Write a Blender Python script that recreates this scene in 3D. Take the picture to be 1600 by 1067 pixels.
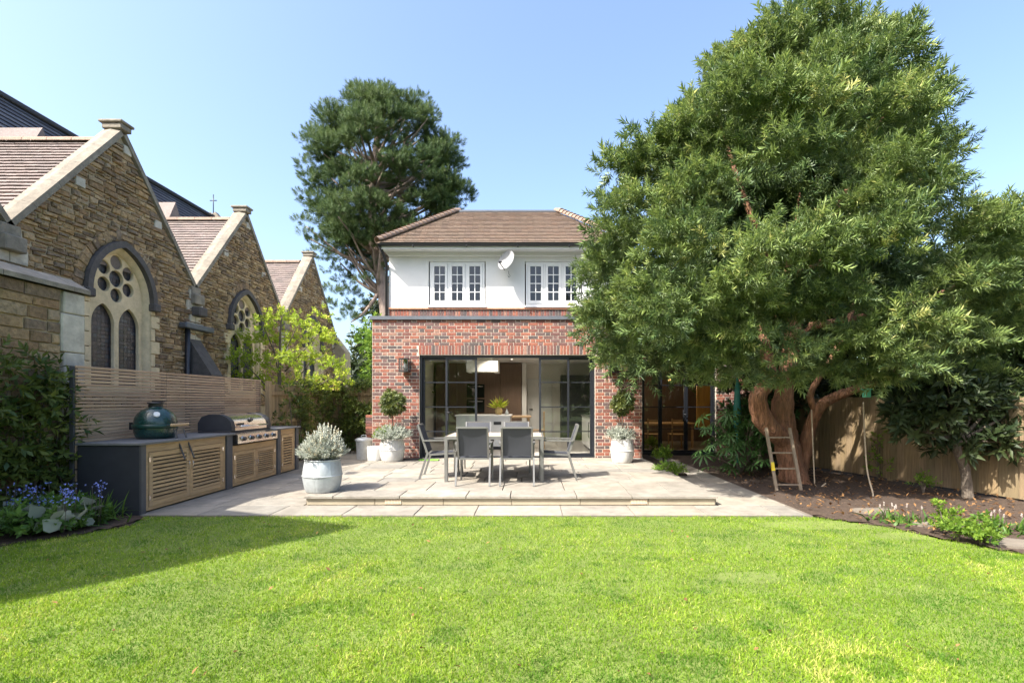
import bpy, bmesh, math, random
import numpy as np
from mathutils import Vector, Matrix
random.seed(7); rng = np.random.default_rng(7)
for o in list(bpy.data.objects): bpy.data.objects.remove(o)
S = bpy.context.scene; COL = S.collection
# ------------------------------------------------------------------ camera, sky, sun, exposure
CAMZ = 1.42; FPX = 760.0; VX, VY = 830.0, 627.0
cd = bpy.data.cameras.new('camera'); cam = bpy.data.objects.new('camera', cd); COL.objects.link(cam)
cam.location = (0, 0, CAMZ); cam.rotation_euler = (math.pi/2, 0, 0)
cd.sensor_width = 36; cd.lens = 36*FPX/1600
cd.shift_x = -(VX-800)/1600; cd.shift_y = (VY-533.5)/1600
cd.clip_start = 0.05; cd.clip_end = 2000
S.camera = cam
SUN = Vector((1.15, 1.0, -1.72)).normalized()          # the way the sunlight travels
w = bpy.data.worlds.new('World'); S.world = w; w.use_nodes = True
nt = w.node_tree; nt.nodes.clear()
sky = nt.nodes.new('ShaderNodeTexSky'); sky.sky_type = 'NISHITA'; sky.sun_disc = False
sky.sun_elevation = math.asin(-SUN.z); sky.sun_rotation = math.atan2(-SUN.x, -SUN.y)
sky.air_density = 1.0; sky.dust_density = 4.2; sky.ozone_density = 2.8; sky.altitude = 50
bg = nt.nodes.new('ShaderNodeBackground'); bg.inputs[1].default_value = 0.15
wo = nt.nodes.new('ShaderNodeOutputWorld')
nt.links.new(sky.outputs[0], bg.inputs[0]); nt.links.new(bg.outputs[0], wo.inputs[0])
sl = bpy.data.lights.new('sun', 'SUN'); sl.energy = 4.0; sl.angle = math.radians(0.53); sl.color = (1, 0.95, 0.87)
so = bpy.data.objects.new('sun', sl); COL.objects.link(so)
so.rotation_euler = SUN.to_track_quat('-Z', 'Y').to_euler(); so.location = (-20, -18, 30)
S.view_settings.view_transform = 'Standard'; S.view_settings.look = 'None'
S.view_settings.exposure = 1.58; S.view_settings.gamma = 1.0
S.render.engine = 'CYCLES'
try:
    S.cycles.use_denoising = True
    S.cycles.max_bounces = 8; S.cycles.transparent_max_bounces = 12
    S.cycles.sample_clamp_indirect = 6.0
except Exception: pass
# ------------------------------------------------------------------ helpers
def at(px, py, Y): return Vector(((px-VX)*Y/FPX, Y, CAMZ-(py-VY)*Y/FPX))
WL = {}                                              # world location of every object
def tag(o, label=None, cat=None, group=None, kind=None):
    if label: o['label'] = label
    if cat: o['category'] = cat
    if group: o['group'] = group
    if kind: o['kind'] = kind
    return o
def thing(name, label, cat, loc=(0,0,0), group=None):
    o = bpy.data.objects.new(name, None); COL.objects.link(o); o.empty_display_size = .1
    o.location = loc; WL[o] = Vector(loc); return tag(o, label, cat, group)
def link(name, me, parent=None, wl=None):
    o = bpy.data.objects.new(name, me); COL.objects.link(o)
    wl = Vector(wl) if wl is not None else (WL[parent] if parent else Vector())
    WL[o] = wl
    if parent: o.parent = parent; o.location = wl-WL[parent]
    else: o.location = wl
    return o
class MB:
    def __init__(s): s.v = []; s.f = []; s.sm = []
    def add(s, vs, fs, smooth=False):
        b = len(s.v); s.v += [tuple(v) for v in vs]
        s.f += [tuple(b+i for i in f) for f in fs]; s.sm += [smooth]*len(fs); return s
    def box(s, x0, x1, y0, y1, z0, z1):
        return s.add([(x0,y0,z0),(x1,y0,z0),(x1,y1,z0),(x0,y1,z0),(x0,y0,z1),(x1,y0,z1),(x1,y1,z1),(x0,y1,z1)],
                     [(3,2,1,0),(4,5,6,7),(0,1,5,4),(1,2,6,5),(2,3,7,6),(3,0,4,7)])
    def bbox(s, x0, x1, y0, y1, z0, z1, b=.004):     # box with chamfered edges
        xs=(x0,x1); ys=(y0,y1); zs=(z0,z1); bm = bmesh.new()
        vs=[bm.verts.new((xs[i&1],ys[(i>>1)&1],zs[i>>2])) for i in range(8)]
        for f in ((2,3,1,0),(4,5,7,6),(0,1,5,4),(1,3,7,5),(3,2,6,7),(2,0,4,6)): bm.faces.new([vs[i] for i in f])
        bmesh.ops.bevel(bm, geom=bm.edges[:], offset=b, segments=1, affect='EDGES')
        bm.verts.index_update()
        s.add([v.co[:] for v in bm.verts], [[v.index for v in f.verts] for f in bm.faces]); bm.free(); return s
    def bar(s, a, b, w, h=None, up=(0,0,1)):         # rectangular bar from a to b
        a=Vector(a); b=Vector(b); d=(b-a).normalized(); u=Vector(up)
        if abs(d.dot(u))>.98: u=Vector((0,1,0))
        r=d.cross(u).normalized()*(w/2); t=r.cross(d).normalized()*((h or w)/2)
        return s.add([a-r-t,a+r-t,a+r+t,a-r+t,b-r-t,b+r-t,b+r+t,b-r+t],
                     [(0,1,2,3),(7,6,5,4),(1,0,4,5),(2,1,5,6),(3,2,6,7),(0,3,7,4)])
    def tube(s, pts, rad, n=8, cap=True, flute=0.):
        pts=[Vector(p) for p in pts]; m=len(pts)
        if not hasattr(rad,'__len__'): rad=[rad]*m
        vs=[]; u=None
        for i,p in enumerate(pts):
            d=(pts[min(i+1,m-1)]-pts[max(i-1,0)]).normalized()
            if u is None: u=d.orthogonal().normalized()
            u=(u-d*u.dot(d)).normalized(); v=d.cross(u)
            for k in range(n):
                a=2*math.pi*k/n; vs.append(p+(u*math.cos(a)+v*math.sin(a))*rad[i]*(1+flute*(math.cos(3*a+i*.25)+.7*math.cos(7*a-i*.4)+random.uniform(-.8,.8)) if flute else 1))
        fs=[(i*n+k,i*n+(k+1)%n,(i+1)*n+(k+1)%n,(i+1)*n+k) for i in range(m-1) for k in range(n)]
        s.add(vs,fs,True)
        if cap:
            b=len(s.v)-len(vs); s.f+=[tuple(b+k for k in reversed(range(n))),tuple(b+(m-1)*n+k for k in range(n))]; s.sm+=[False,False]
        return s
    def lathe(s, prof, c=(0,0,0), n=32, rib=0, ribn=0, smooth=True):   # prof: (r, z)
        vs=[]; m=len(prof)
        for r,z in prof:
            for k in range(n):
                a=2*math.pi*k/n; rr=r*(1+(rib*(1 if (k*ribn//n)%2 else -1) if ribn else 0))
                vs.append((c[0]+rr*math.cos(a),c[1]+rr*math.sin(a),c[2]+z))
        return s.add(vs,[(i*n+k,i*n+(k+1)%n,(i+1)*n+(k+1)%n,(i+1)*n+k) for i in range(m-1) for k in range(n)],smooth)
    def prism(s, poly, z0, z1):                       # polygon in x,y
        n=len(poly)
        return s.add([(x,y,z0) for x,y in poly]+[(x,y,z1) for x,y in poly],
             [tuple(reversed(range(n))),tuple(range(n,2*n))]+[(i,(i+1)%n,n+(i+1)%n,n+i) for i in range(n)])
    def mesh(s, name, mat=None, org=(0,0,0)):
        me=bpy.data.meshes.new(name); o=Vector(org)
        me.from_pydata([Vector(v)-o for v in s.v],[],s.f)
        me.polygons.foreach_set('use_smooth',s.sm); me.update()
        if mat: me.materials.append(mat)
        return me
    def build(s, name, mat, parent=None, org=None):
        if parent is None and org is None:
            a=np.array(s.v); org=((a[:,0].min()+a[:,0].max())/2,(a[:,1].min()+a[:,1].max())/2,a[:,2].min())
        wl = Vector(org) if org is not None else WL[parent]
        return link(name, s.mesh(name,mat,wl), parent, wl)
def B(*a): return MB().box(*a)
def BB(*a, **k): return MB().bbox(*a, **k)
def copy_tree(o, loc, rz=0):
    def rec(q, par):
        c=q.copy(); COL.objects.link(c); c.parent=par
        for ch in [x for x in bpy.data.objects if x.parent==q and x not in made]: made.add(rec(ch,c))
        made.add(c); return c
    made=set(); r=rec(o,None); r.location=loc; r.rotation_euler=(0,0,rz); WL[r]=Vector(loc); return r
def plate(name, loops, depth, mat, xf, parent, bevel=0.0, res=1):
    """2-D outline with holes, extruded; xf maps (u, v, w) to the world"""
    cu=bpy.data.curves.new('c','CURVE'); cu.dimensions='2D'; cu.fill_mode='BOTH'; cu.extrude=depth/2; cu.bevel_depth=bevel
    for L in loops:
        sp=cu.splines.new('POLY'); sp.points.add(len(L)-1); sp.use_cyclic_u=True
        for p,(x,y) in zip(sp.points,L): p.co=(x,y,0,1)
    ob=bpy.data.objects.new('c',cu); COL.objects.link(ob)
    dg=bpy.context.evaluated_depsgraph_get(); me=bpy.data.meshes.new_from_object(ob.evaluated_get(dg))
    bpy.data.objects.remove(ob); me.name=name
    wl=WL[parent]
    for v in me.vertices: v.co=Vector(xf(*v.co))-wl
    me.materials.clear(); me.materials.append(mat); me.update()
    return link(name,me,parent)
# ------------------------------------------------------------------ materials
def nodes(name):
    m=bpy.data.materials.new(name); m.use_nodes=True; t=m.node_tree; t.nodes.clear()
    out=t.nodes.new('ShaderNodeOutputMaterial'); return m,t,out
def N(t, ty, **k):
    n=t.nodes.new(ty)
    for a,b in k.items(): setattr(n,a,b)
    return n
def mat(name, cols, rough=.7, scale=6., var=.25, bump=.15, bscale=None, metal=0., spec=.5, stretch=(1,1,1), piece=False, detail=6., coat=0., stain=0., bdist=.02):
    """cols: one colour, or several picked per piece (object or mesh island) at random; noise varies them"""
    m,t,out=nodes(name); L=t.links.new
    p=N(t,'ShaderNodeBsdfPrincipled'); L(p.outputs[0],out.inputs[0])
    p.inputs['Roughness'].default_value=rough; p.inputs['Metallic'].default_value=metal
    p.inputs['Specular IOR Level'].default_value=spec; p.inputs['Coat Weight'].default_value=coat
    g=N(t,'ShaderNodeNewGeometry'); mp=N(t,'ShaderNodeMapping'); mp.inputs['Scale'].default_value=stretch
    L(g.outputs['Position'],mp.inputs[0])
    nz=N(t,'ShaderNodeTexNoise'); nz.inputs['Scale'].default_value=scale; nz.inputs['Detail'].default_value=detail; nz.inputs['Roughness'].default_value=.65
    L(mp.outputs[0],nz.inputs['Vector'])
    if not isinstance(cols[0],(tuple,list)): cols=[cols]
    if len(cols)>1 or piece:
        oi=N(t,'ShaderNodeObjectInfo'); ad=N(t,'ShaderNodeMath',operation='ADD'); fr=N(t,'ShaderNodeMath',operation='FRACT')
        L(oi.outputs['Random'],ad.inputs[0]); L(g.outputs['Random Per Island'],ad.inputs[1]); L(ad.outputs[0],fr.inputs[0])
        # offset the noise per piece
        mu=N(t,'ShaderNodeVectorMath',operation='ADD'); sc=N(t,'ShaderNodeVectorMath',operation='SCALE'); sc.inputs[0].default_value=(37,91,53)
        L(fr.outputs[0],sc.inputs['Scale']); L(mp.outputs[0],mu.inputs[0]); L(sc.outputs[0],mu.inputs[1]); L(mu.outputs[0],nz.inputs['Vector'])
    if len(cols)>1:
        r=N(t,'ShaderNodeValToRGB'); r.color_ramp.interpolation='CONSTANT'; e=r.color_ramp.elements
        while len(e)<len(cols): e.new(.5)
        for i,c in enumerate(cols): e[i].position=i/len(cols); e[i].color=(*c,1)
        L(fr.outputs[0],r.inputs[0]); base=r.outputs[0]
    else:
        rgb=N(t,'ShaderNodeRGB'); rgb.outputs[0].default_value=(*cols[0],1); base=rgb.outputs[0]
    mr=N(t,'ShaderNodeMapRange'); mr.inputs[1].default_value=.25; mr.inputs[2].default_value=.75
    mr.inputs[3].default_value=1-var; mr.inputs[4].default_value=1+var; L(nz.outputs[0],mr.inputs[0])
    mx=N(t,'ShaderNodeMix',data_type='RGBA',blend_type='MULTIPLY'); mx.inputs[0].default_value=1
    L(base,mx.inputs[6]); L(mr.outputs[0],mx.inputs[7]); colour=mx.outputs[2]
    if stain:
        n3=N(t,'ShaderNodeTexNoise'); n3.inputs['Scale'].default_value=1.7; n3.inputs['Detail'].default_value=8; n3.inputs['Roughness'].default_value=.7
        L(g.outputs['Position'],n3.inputs['Vector'])
        m3=N(t,'ShaderNodeMapRange'); m3.inputs[1].default_value=.45; m3.inputs[2].default_value=.72; m3.inputs[4].default_value=stain; L(n3.outputs[0],m3.inputs[0])
        x3=N(t,'ShaderNodeMix',data_type='RGBA'); x3.inputs[7].default_value=(.12,.1,.075,1)
        L(m3.outputs[0],x3.inputs[0]); L(colour,x3.inputs[6]); colour=x3.outputs[2]
    L(colour,p.inputs['Base Color'])
    if bump:
        n2=N(t,'ShaderNodeTexNoise'); n2.inputs['Scale'].default_value=bscale or scale*4; n2.inputs['Detail'].default_value=5
        L(mp.outputs[0],n2.inputs['Vector'])
        bp=N(t,'ShaderNodeBump'); bp.inputs['Strength'].default_value=bump; bp.inputs['Distance'].default_value=bdist
        L(n2.outputs[0],bp.inputs['Height']); L(bp.outputs[0],p.inputs['Normal'])
    return m
def leafmat(name, a, b, trans=.35, gloss=.12, c=None):
    m,t,out=nodes(name); L=t.links.new
    at_=N(t,'ShaderNodeAttribute'); at_.attribute_name='tint'
    r=N(t,'ShaderNodeValToRGB'); e=r.color_ramp.elements
    e[0].color=(*a,1); e[1].color=(*b,1)
    if c: q=e.new(.85); q.color=(*b,1); e[-1].color=(*c,1)
    L(at_.outputs['Fac'],r.inputs[0])
    d=N(t,'ShaderNodeBsdfPrincipled'); d.inputs['Roughness'].default_value=.55; d.inputs['Specular IOR Level'].default_value=gloss*3
    tr=N(t,'ShaderNodeBsdfTranslucent'); mx=N(t,'ShaderNodeMixShader'); mx.inputs[0].default_value=trans
    hs=N(t,'ShaderNodeHueSaturation'); hs.inputs['Value'].default_value=1.5; hs.inputs['Hue'].default_value=.485
    L(r.outputs[0],d.inputs['Base Color']); L(r.outputs[0],hs.inputs['Color']); L(hs.outputs[0],tr.inputs[0])
    L(d.outputs[0],mx.inputs[1]); L(tr.outputs[0],mx.inputs[2]); L(mx.outputs[0],out.inputs[0]); return m
def glassmat(name, tint=(.93,.96,.95), boost=1.6, ior=1.5):
    m,t,out=nodes(name); L=t.links.new
    fr=N(t,'ShaderNodeFresnel'); fr.inputs[0].default_value=ior
    mu=N(t,'ShaderNodeMath',operation='MULTIPLY',use_clamp=True); mu.inputs[1].default_value=boost; L(fr.outputs[0],mu.inputs[0])
    tr=N(t,'ShaderNodeBsdfTransparent'); tr.inputs[0].default_value=(*tint,1)
    gl=N(t,'ShaderNodeBsdfGlossy'); gl.inputs['Roughness'].default_value=.01
    mx=N(t,'ShaderNodeMixShader'); L(mu.outputs[0],mx.inputs[0]); L(tr.outputs[0],mx.inputs[1]); L(gl.outputs[0],mx.inputs[2]); L(mx.outputs[0],out.inputs[0]); return m
def emit(name, c, s):
    m,t,out=nodes(name); e=N(t,'ShaderNodeEmission'); e.inputs[0].default_value=(*c,1); e.inputs[1].default_value=s
    t.links.new(e.outputs[0],out.inputs[0]); return m
M={}
M['brick']=mat('brick',[(0.224,0.076,0.050),(0.160,0.064,0.050),(0.264,0.096,0.060),(0.104,0.068,0.062),(0.200,0.068,0.051),(0.080,0.062,0.059),(0.120,0.068,0.060),(0.240,0.084,0.054),(0.128,0.060,0.053),(0.272,0.144,0.104),(0.152,0.084,0.076)],.9,30,.35,.3,stain=.15)
M['mortar']=mat('mortar',(.50,.44,.36),.95,14,.18,.3)
M['stone']=mat('stone',[(.29,.195,.10),(.22,.145,.08),(.34,.23,.12),(.16,.11,.07),(.30,.225,.14),(.25,.16,.085),(.38,.27,.15),(.20,.145,.095)],.95,16,.5,.9,26,stain=.2)
M['stonemortar']=mat('stone_mortar',(.42,.335,.225),.95,10,.25,.5,stain=.3)
M['ashlar']=mat('ashlar',(.62,.50,.31),.85,7,.22,.2,piece=True,stain=.25)
M['coping']=mat('coping_stone',(.235,.205,.16),.92,9,.35,.4,piece=True,stain=.7)
M['paleblock']=mat('pale_block',(.52,.48,.40),.9,6,.25,.3,piece=True,stain=.6)
M['hood']=mat('dark_hood_stone',(.085,.075,.07),.85,10,.35,.3)
M['ctile']=mat('church_tile',[(.20,.16,.14),(.185,.145,.13),(.22,.175,.155),(.20,.16,.145),(.165,.135,.122)],.85,20,.25,.25,stain=.3)
M['slate']=mat('slate',[(.045,.045,.052),(.06,.06,.068),(.04,.038,.045),(.075,.072,.078)],.6,12,.3,.2)
M['htile']=mat('house_tile',[(.20,.145,.105),(.185,.13,.095),(.215,.155,.115),(.175,.125,.095),(.205,.14,.10)],.95,20,.25,.3,stain=.3)
M['bonnet']=mat('bonnet_tile',[(.23,.16,.115),(.20,.14,.105),(.26,.18,.13)],.9,18,.25,.3)
M['render']=mat('white_render',(.67,.665,.645),.9,3,.05,.1,60,stain=.05)
M['white']=mat('white_paint',(.68,.68,.665),.45,3,.03,.02)
M['black']=mat('black_metal',(.02,.021,.024),.4,8,.2,.03)
M['steelframe']=mat('dark_steel_frame',(.009,.011,.016),.45,8,.2,.02)
M['lead']=mat('lead_coping',(.085,.095,.11),.5,5,.2,.1)
M['sill']=mat('terracotta_sill',(.40,.19,.11),.85,15,.25,.2,piece=True)
M['glass']=glassmat('clear_glass',(.80,.84,.82),2.2)
M['paneglass']=glassmat('dark_pane_glass',(.4,.43,.45),1.5)
M['lamp_glass']=glassmat('lamp_glass',(.9,.92,.92),2.)
M['slab']=mat('sandstone_slab',[(.26,.232,.188),(.235,.213,.175),(.285,.255,.207),(.25,.225,.186),(.21,.195,.165),(.265,.232,.183)],.85,5,.28,.25,30,stain=.55)
M['riser']=mat('riser_stone',(.34,.285,.195),.85,5,.12,.1,piece=True,stain=.15)
M['grout']=mat('grout',(.16,.135,.105),.95,12,.2,.2)
M['airbrick']=mat('air_brick',(.66,.50,.34),.8,20,.1,.1)
M['cedar']=mat('weathered_cedar',[(.43,.29,.185),(.39,.26,.165),(.47,.325,.21),(.41,.285,.19),(.35,.235,.155)],.8,5,.25,.15,60,stretch=(6,.5,6))
M['oakdoor']=mat('oak_door',[(.44,.29,.145),(.40,.26,.13),(.48,.32,.165),(.42,.285,.155)],.7,6,.25,.12,60,stretch=(5,.6,5))
M['charcoal']=mat('charcoal_panel',(.025,.027,.033),.55,6,.2,.05)
M['greypost']=mat('grey_post',(.075,.075,.08),.6,6,.2,.08)
M['worktop']=mat('worktop_slate',(.135,.135,.135),.55,5,.2,.08)
M['egg']=mat('green_ceramic',(.004,.035,.03),.22,70,.25,.25,90,coat=.5)
M['eggband']=mat('green_band',(.006,.04,.03),.35,10,.2,.03)
M['steel']=mat('stainless_steel',(.62,.58,.53),.27,3,.06,.02,metal=1.,stretch=(1,1,20))
M['knob']=mat('knob_black',(.03,.03,.033),.3,5,.1,0)
M['chrome']=mat('chrome',(.8,.8,.8),.15,5,.05,0,metal=1.)
M['alu']=mat('grey_aluminium',(.17,.167,.155),.42,8,.1,.02,metal=.35)
M['sling']=mat('charcoal_sling',(.042,.045,.054),.7,200,.3,.1,400)
M['tabletop']=mat('table_board',[(.45,.34,.25),(.41,.31,.23),(.48,.37,.28)],.6,5,.2,.08,40,stretch=(.6,6,6))
M['zinc']=mat('galvanised_zinc',(.50,.53,.54),.45,9,.2,.12,25,metal=.35,stain=.3)
M['zincpale']=mat('chalky_zinc',(.58,.57,.54),.6,8,.2,.15,25,metal=.15,stain=.35)
M['whitepot']=mat('white_pot',(.78,.77,.74),.5,5,.06,.03)
M['soil']=mat('soil',(.045,.03,.02),.98,9,.5,.8,25)
M['bark_red']=mat('red_bark',(.27,.13,.07),.95,11,.65,1.,16,stretch=(2.5,2.5,.3),stain=.45,bdist=.07)
M['bark_pine']=mat('pine_bark',(.25,.19,.155),.9,6,.4,.6,14,stretch=(2,2,.6))
M['bark']=mat('grey_bark',(.125,.10,.075),.95,12,.5,.9,24,stretch=(2,2,.5),stain=.3,bdist=.04)
M['dish']=mat('dish_grey',(.27,.27,.265),.6,6,.15,.05)
M['fence']=mat('fence_board',[(.25,.175,.09),(.22,.155,.08),(.27,.195,.105),(.20,.15,.08),(.24,.17,.095)],.85,6,.35,.2,40,stretch=(7,7,.45),stain=.3)
M['oldwood']=mat('old_wood',(.27,.205,.14),.85,8,.3,.2,stretch=(3,3,.6))
M['yellow']=mat('yellow_paint',(.75,.55,.02),.5,8,.15,.03)
M['rope']=mat('rope',(.45,.36,.25),.9,60,.25,.3)
M['teal']=mat('teal_paint',(.05,.27,.24),.5,8,.15,.05)
M['mint']=mat('mint_plastic',(.13,.50,.33),.4,8,.1,.02)
M['ball']=mat('lime_ball',(.22,.75,.12),.5,30,.1,.1)
M['ceil']=mat('white_ceiling',(.80,.79,.77),.8,3,.02,0)
M['intwall']=mat('warm_wall',(.72,.69,.64),.8,3,.03,0)
M['darkwood']=mat('walnut_panel',(.13,.085,.06),.5,4,.25,.04,30,stretch=(6,6,.5))
M['paleunit']=mat('pale_unit',(.70,.70,.69),.4,3,.02,0)
M['blackglass']=mat('black_glass',(.01,.01,.012),.08,3,.1,0)
M['floor']=mat('stone_floor',(.42,.39,.35),.3,4,.12,.02)
M['amber']=mat('amber_wood',(.62,.33,.09),.45,4,.25,.03,30,stretch=(6,6,.5))
M['chairwood']=mat('chair_wood',(.42,.28,.15),.5,6,.2,.03)
M['straw']=mat('straw_vase',(.5,.36,.17),.7,20,.25,.2)
M['bulb']=emit('warm_bulb',(1,.55,.2),2.2)
M['down']=emit('downlight_glow',(1,.9,.75),4)
M['flowerblue']=leafmat('blue_petal',(.16,.20,.62),(.36,.42,.85),.2)
M['flowerwhite']=leafmat('white_petal',(.5,.40,.36),(.62,.58,.53),.2)
M['podo']=leafmat('podocarpus_leaf',(.055,.115,.032),(.27,.355,.09),.25,.3,(.60,.60,.22))
M['pine']=leafmat('pine_needle',(.032,.068,.024),(.13,.18,.06),.2,.06)
M['acer']=leafmat('acer_leaf',(.20,.30,.03),(.40,.48,.06),.5,.08,(.55,.45,.14))
M['ivy']=leafmat('climber_leaf',(.035,.075,.018),(.17,.20,.035),.3,.15)
M['bush']=leafmat('bush_leaf',(.06,.14,.02),(.26,.38,.05),.45,.1)
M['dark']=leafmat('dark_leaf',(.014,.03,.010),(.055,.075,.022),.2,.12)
M['bay']=leafmat('bay_leaf',(.05,.085,.018),(.20,.23,.05),.25,.25)
M['fatsia']=leafmat('fatsia_leaf',(.025,.085,.018),(.07,.17,.03),.3,.25)
M['silver']=leafmat('silver_leaf',(.26,.29,.24),(.50,.52,.44),.2,.05,(.52,.45,.30))
M['grassm']=leafmat('grass_blade',(.075,.17,.014),(.245,.36,.03),.4,.05,(.46,.46,.13))
M['strap']=leafmat('strap_leaf',(.03,.085,.015),(.12,.22,.03),.35,.15)
M['litter']=leafmat('fallen_leaf',(.10,.05,.02),(.36,.20,.08),.2,.08)
# ------------------------------------------------------------------ foliage tools
def frames(d, roll):
    d=d/np.maximum(np.linalg.norm(d,axis=1,keepdims=True),1e-9)
    ref=np.where(np.abs(d[:,2:3])>.95,np.array([[1.,0,0]]),np.array([[0,0,1.]]))
    x=np.cross(ref,d); x/=np.linalg.norm(x,axis=1,keepdims=True); y=np.cross(d,x)
    c=np.cos(roll)[:,None]; s_=np.sin(roll)[:,None]
    return np.stack([x*c+y*s_,-x*s_+y*c,d],axis=2)      # columns x,y,z
def leaf_proto(specs):
    """specs: (base, direction, length, width, normal-ish, curl) -> two-triangle-pair blades"""
    V=[];F=[]
    for b,d,l,wd,nrm,curl in specs:
        b=np.array(b,float);d=np.array(d,float);d/=np.linalg.norm(d); nrm=np.array(nrm,float)
        sd=np.cross(d,nrm); q=np.linalg.norm(sd); sd=sd/q if q>1e-6 else np.array([1.,0,0]); up=np.cross(sd,d)
        k=len(V); m=b+d*l*.45+up*curl*l*.25
        V+=[b,m+sd*wd/2,b+d*l-up*curl*l*.2,m-sd*wd/2]; F+=[(k,k+1,k+2),(k,k+2,k+3)]
    return np.array(V),np.array(F)
def spray(n, L, wd, length, spread=1.0, seed=0, curl=.3):
    r=random.Random(seed); sp=[]
    for i in range(n):
        t=(i+.5)/n; a=i*2.4+r.uniform(-.4,.4); el=spread*(1.15-.75*t)+r.uniform(-.2,.2)
        d=(math.cos(a)*math.sin(el),math.sin(a)*math.sin(el),math.cos(el))
        sp.append(((0,0,length*t),d,L*r.uniform(.75,1.15),wd*r.uniform(.8,1.2),(0,0,1),curl))
    return leaf_proto(sp)
def bake(name, protos, P, D, S_, tint, mt, parent=None, roll=None, kind='stuff', tj=.12, org=None):
    n=len(P); roll=rng.uniform(0,6.283,n) if roll is None else roll
    R=frames(D,roll); which=rng.integers(0,len(protos),n); VV=[];FF=[];TT=[];off=0
    for k,(pv,pf) in enumerate(protos):
        ix=np.nonzero(which==k)[0]
        if not len(ix): continue
        v=np.einsum('nij,kj->nki',R[ix],pv)*S_[ix][:,None,None]+P[ix][:,None,:]
        f=pf[None]+(np.arange(len(ix))*len(pv))[:,None,None]+off
        t=np.repeat(tint[ix],len(pv)).reshape(len(ix),-1)
        t=t+np.repeat(rng.normal(0,tj,(len(ix),len(pv)//4)),4,axis=1) if len(pv)%4==0 else t
        VV.append(v.reshape(-1,3));FF.append(f.reshape(-1,3));TT.append(t.reshape(-1)); off+=v.shape[0]*v.shape[1]
    V=np.concatenate(VV);F=np.concatenate(FF);T=np.clip(np.concatenate(TT),0,1)
    wl=WL[parent] if parent else Vector(org if org is not None else (V[:,0].mean(),V[:,1].mean(),V[:,2].min()))
    V=V-np.array(wl)
    me=bpy.data.meshes.new(name); me.vertices.add(len(V)); me.vertices.foreach_set('co',V.astype(np.float32).ravel())
    me.loops.add(F.size); me.loops.foreach_set('vertex_index',F.astype(np.int32).ravel())
    me.polygons.add(len(F)); me.polygons.foreach_set('loop_start',np.arange(0,F.size,3,dtype=np.int32))
    try: me.polygons.foreach_set('loop_total',np.full(len(F),3,np.int32))
    except Exception: pass
    a=me.attributes.new('tint','FLOAT','POINT'); a.data.foreach_set('value',T.astype(np.float32))
    me.update(calc_edges=True); me.materials.append(mt)
    o=link(name,me,parent,wl)
    if kind: o['kind']=kind
    return o
def ball_dirs(n, zmin=-1.):
    z=rng.uniform(zmin,1,n); a=rng.uniform(0,6.283,n); r=np.sqrt(1-z*z)
    return np.stack([r*np.cos(a),r*np.sin(a),z],1)
def puff_cloud(puffs, dens, zmin=-.4, flat=.7, inner=.68, droop=-.15, sc=(.8,1.2), outward=None):
    """puffs: (x,y,z,r) -> positions, directions, scales, tint"""
    Ps=[];Ds=[];Ts=[]
    for (x,y,z,r) in puffs:
        n=max(4,int(dens*r*r)); d=ball_dirs(n,zmin); rad=r*rng.uniform(inner,1.03,n)[:,None]
        p=np.array([x,y,z])+d*rad*np.array([1,1,flat]); Ps.append(p)
        dd=d+np.array([0,0,droop])+rng.normal(0,.25,(n,3))
        if outward is not None:
            o=np.array([x,y,z])-np.array(outward); o/=max(np.linalg.norm(o),1e-6); dd=dd+.45*o
        Ds.append(dd); Ts.append(np.full(n,.42+rng.normal(0,.13))+rng.normal(0,.1,n))
    P=np.concatenate(Ps); return P,np.concatenate(Ds),rng.uniform(sc[0],sc[1],len(P)),np.concatenate(Ts)
# ------------------------------------------------------------------ masonry tools
def piece(mb, q, depth, xf, inset=.006, jit=0.):
    """q: four (u, z) corners; a block standing proud of the mortar, front edges eased"""
    cu=sum(p[0] for p in q)/4; cz=sum(p[1] for p in q)/4
    if jit: q=[(a+random.uniform(-jit,jit),b+random.uniform(-jit,jit)) for a,b in q]
    fr=[]
    for a,b in q:
        da,db=cu-a,cz-b; l=max(math.hypot(da,db),1e-6); k=min(inset*1.5/l,.4); fr.append((a+da*k,b+db*k))
    mid=[(a,b,depth*.55) for a,b in q]; f=[(a,b,depth+(random.uniform(-.3,.3)*depth if jit else 0)) for a,b in fr]
    vs=[xf(a,b,-.004) for a,b in q]+[xf(*p) for p in mid]+[xf(*p) for p in f]
    fs=[(8,9,10,11)]+[(i,(i+1)%4,4+(i+1)%4,4+i) for i in range(4)]+[(4+i,4+(i+1)%4,8+(i+1)%4,8+i) for i in range(4)]
    return mb.add(vs,fs)
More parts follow.
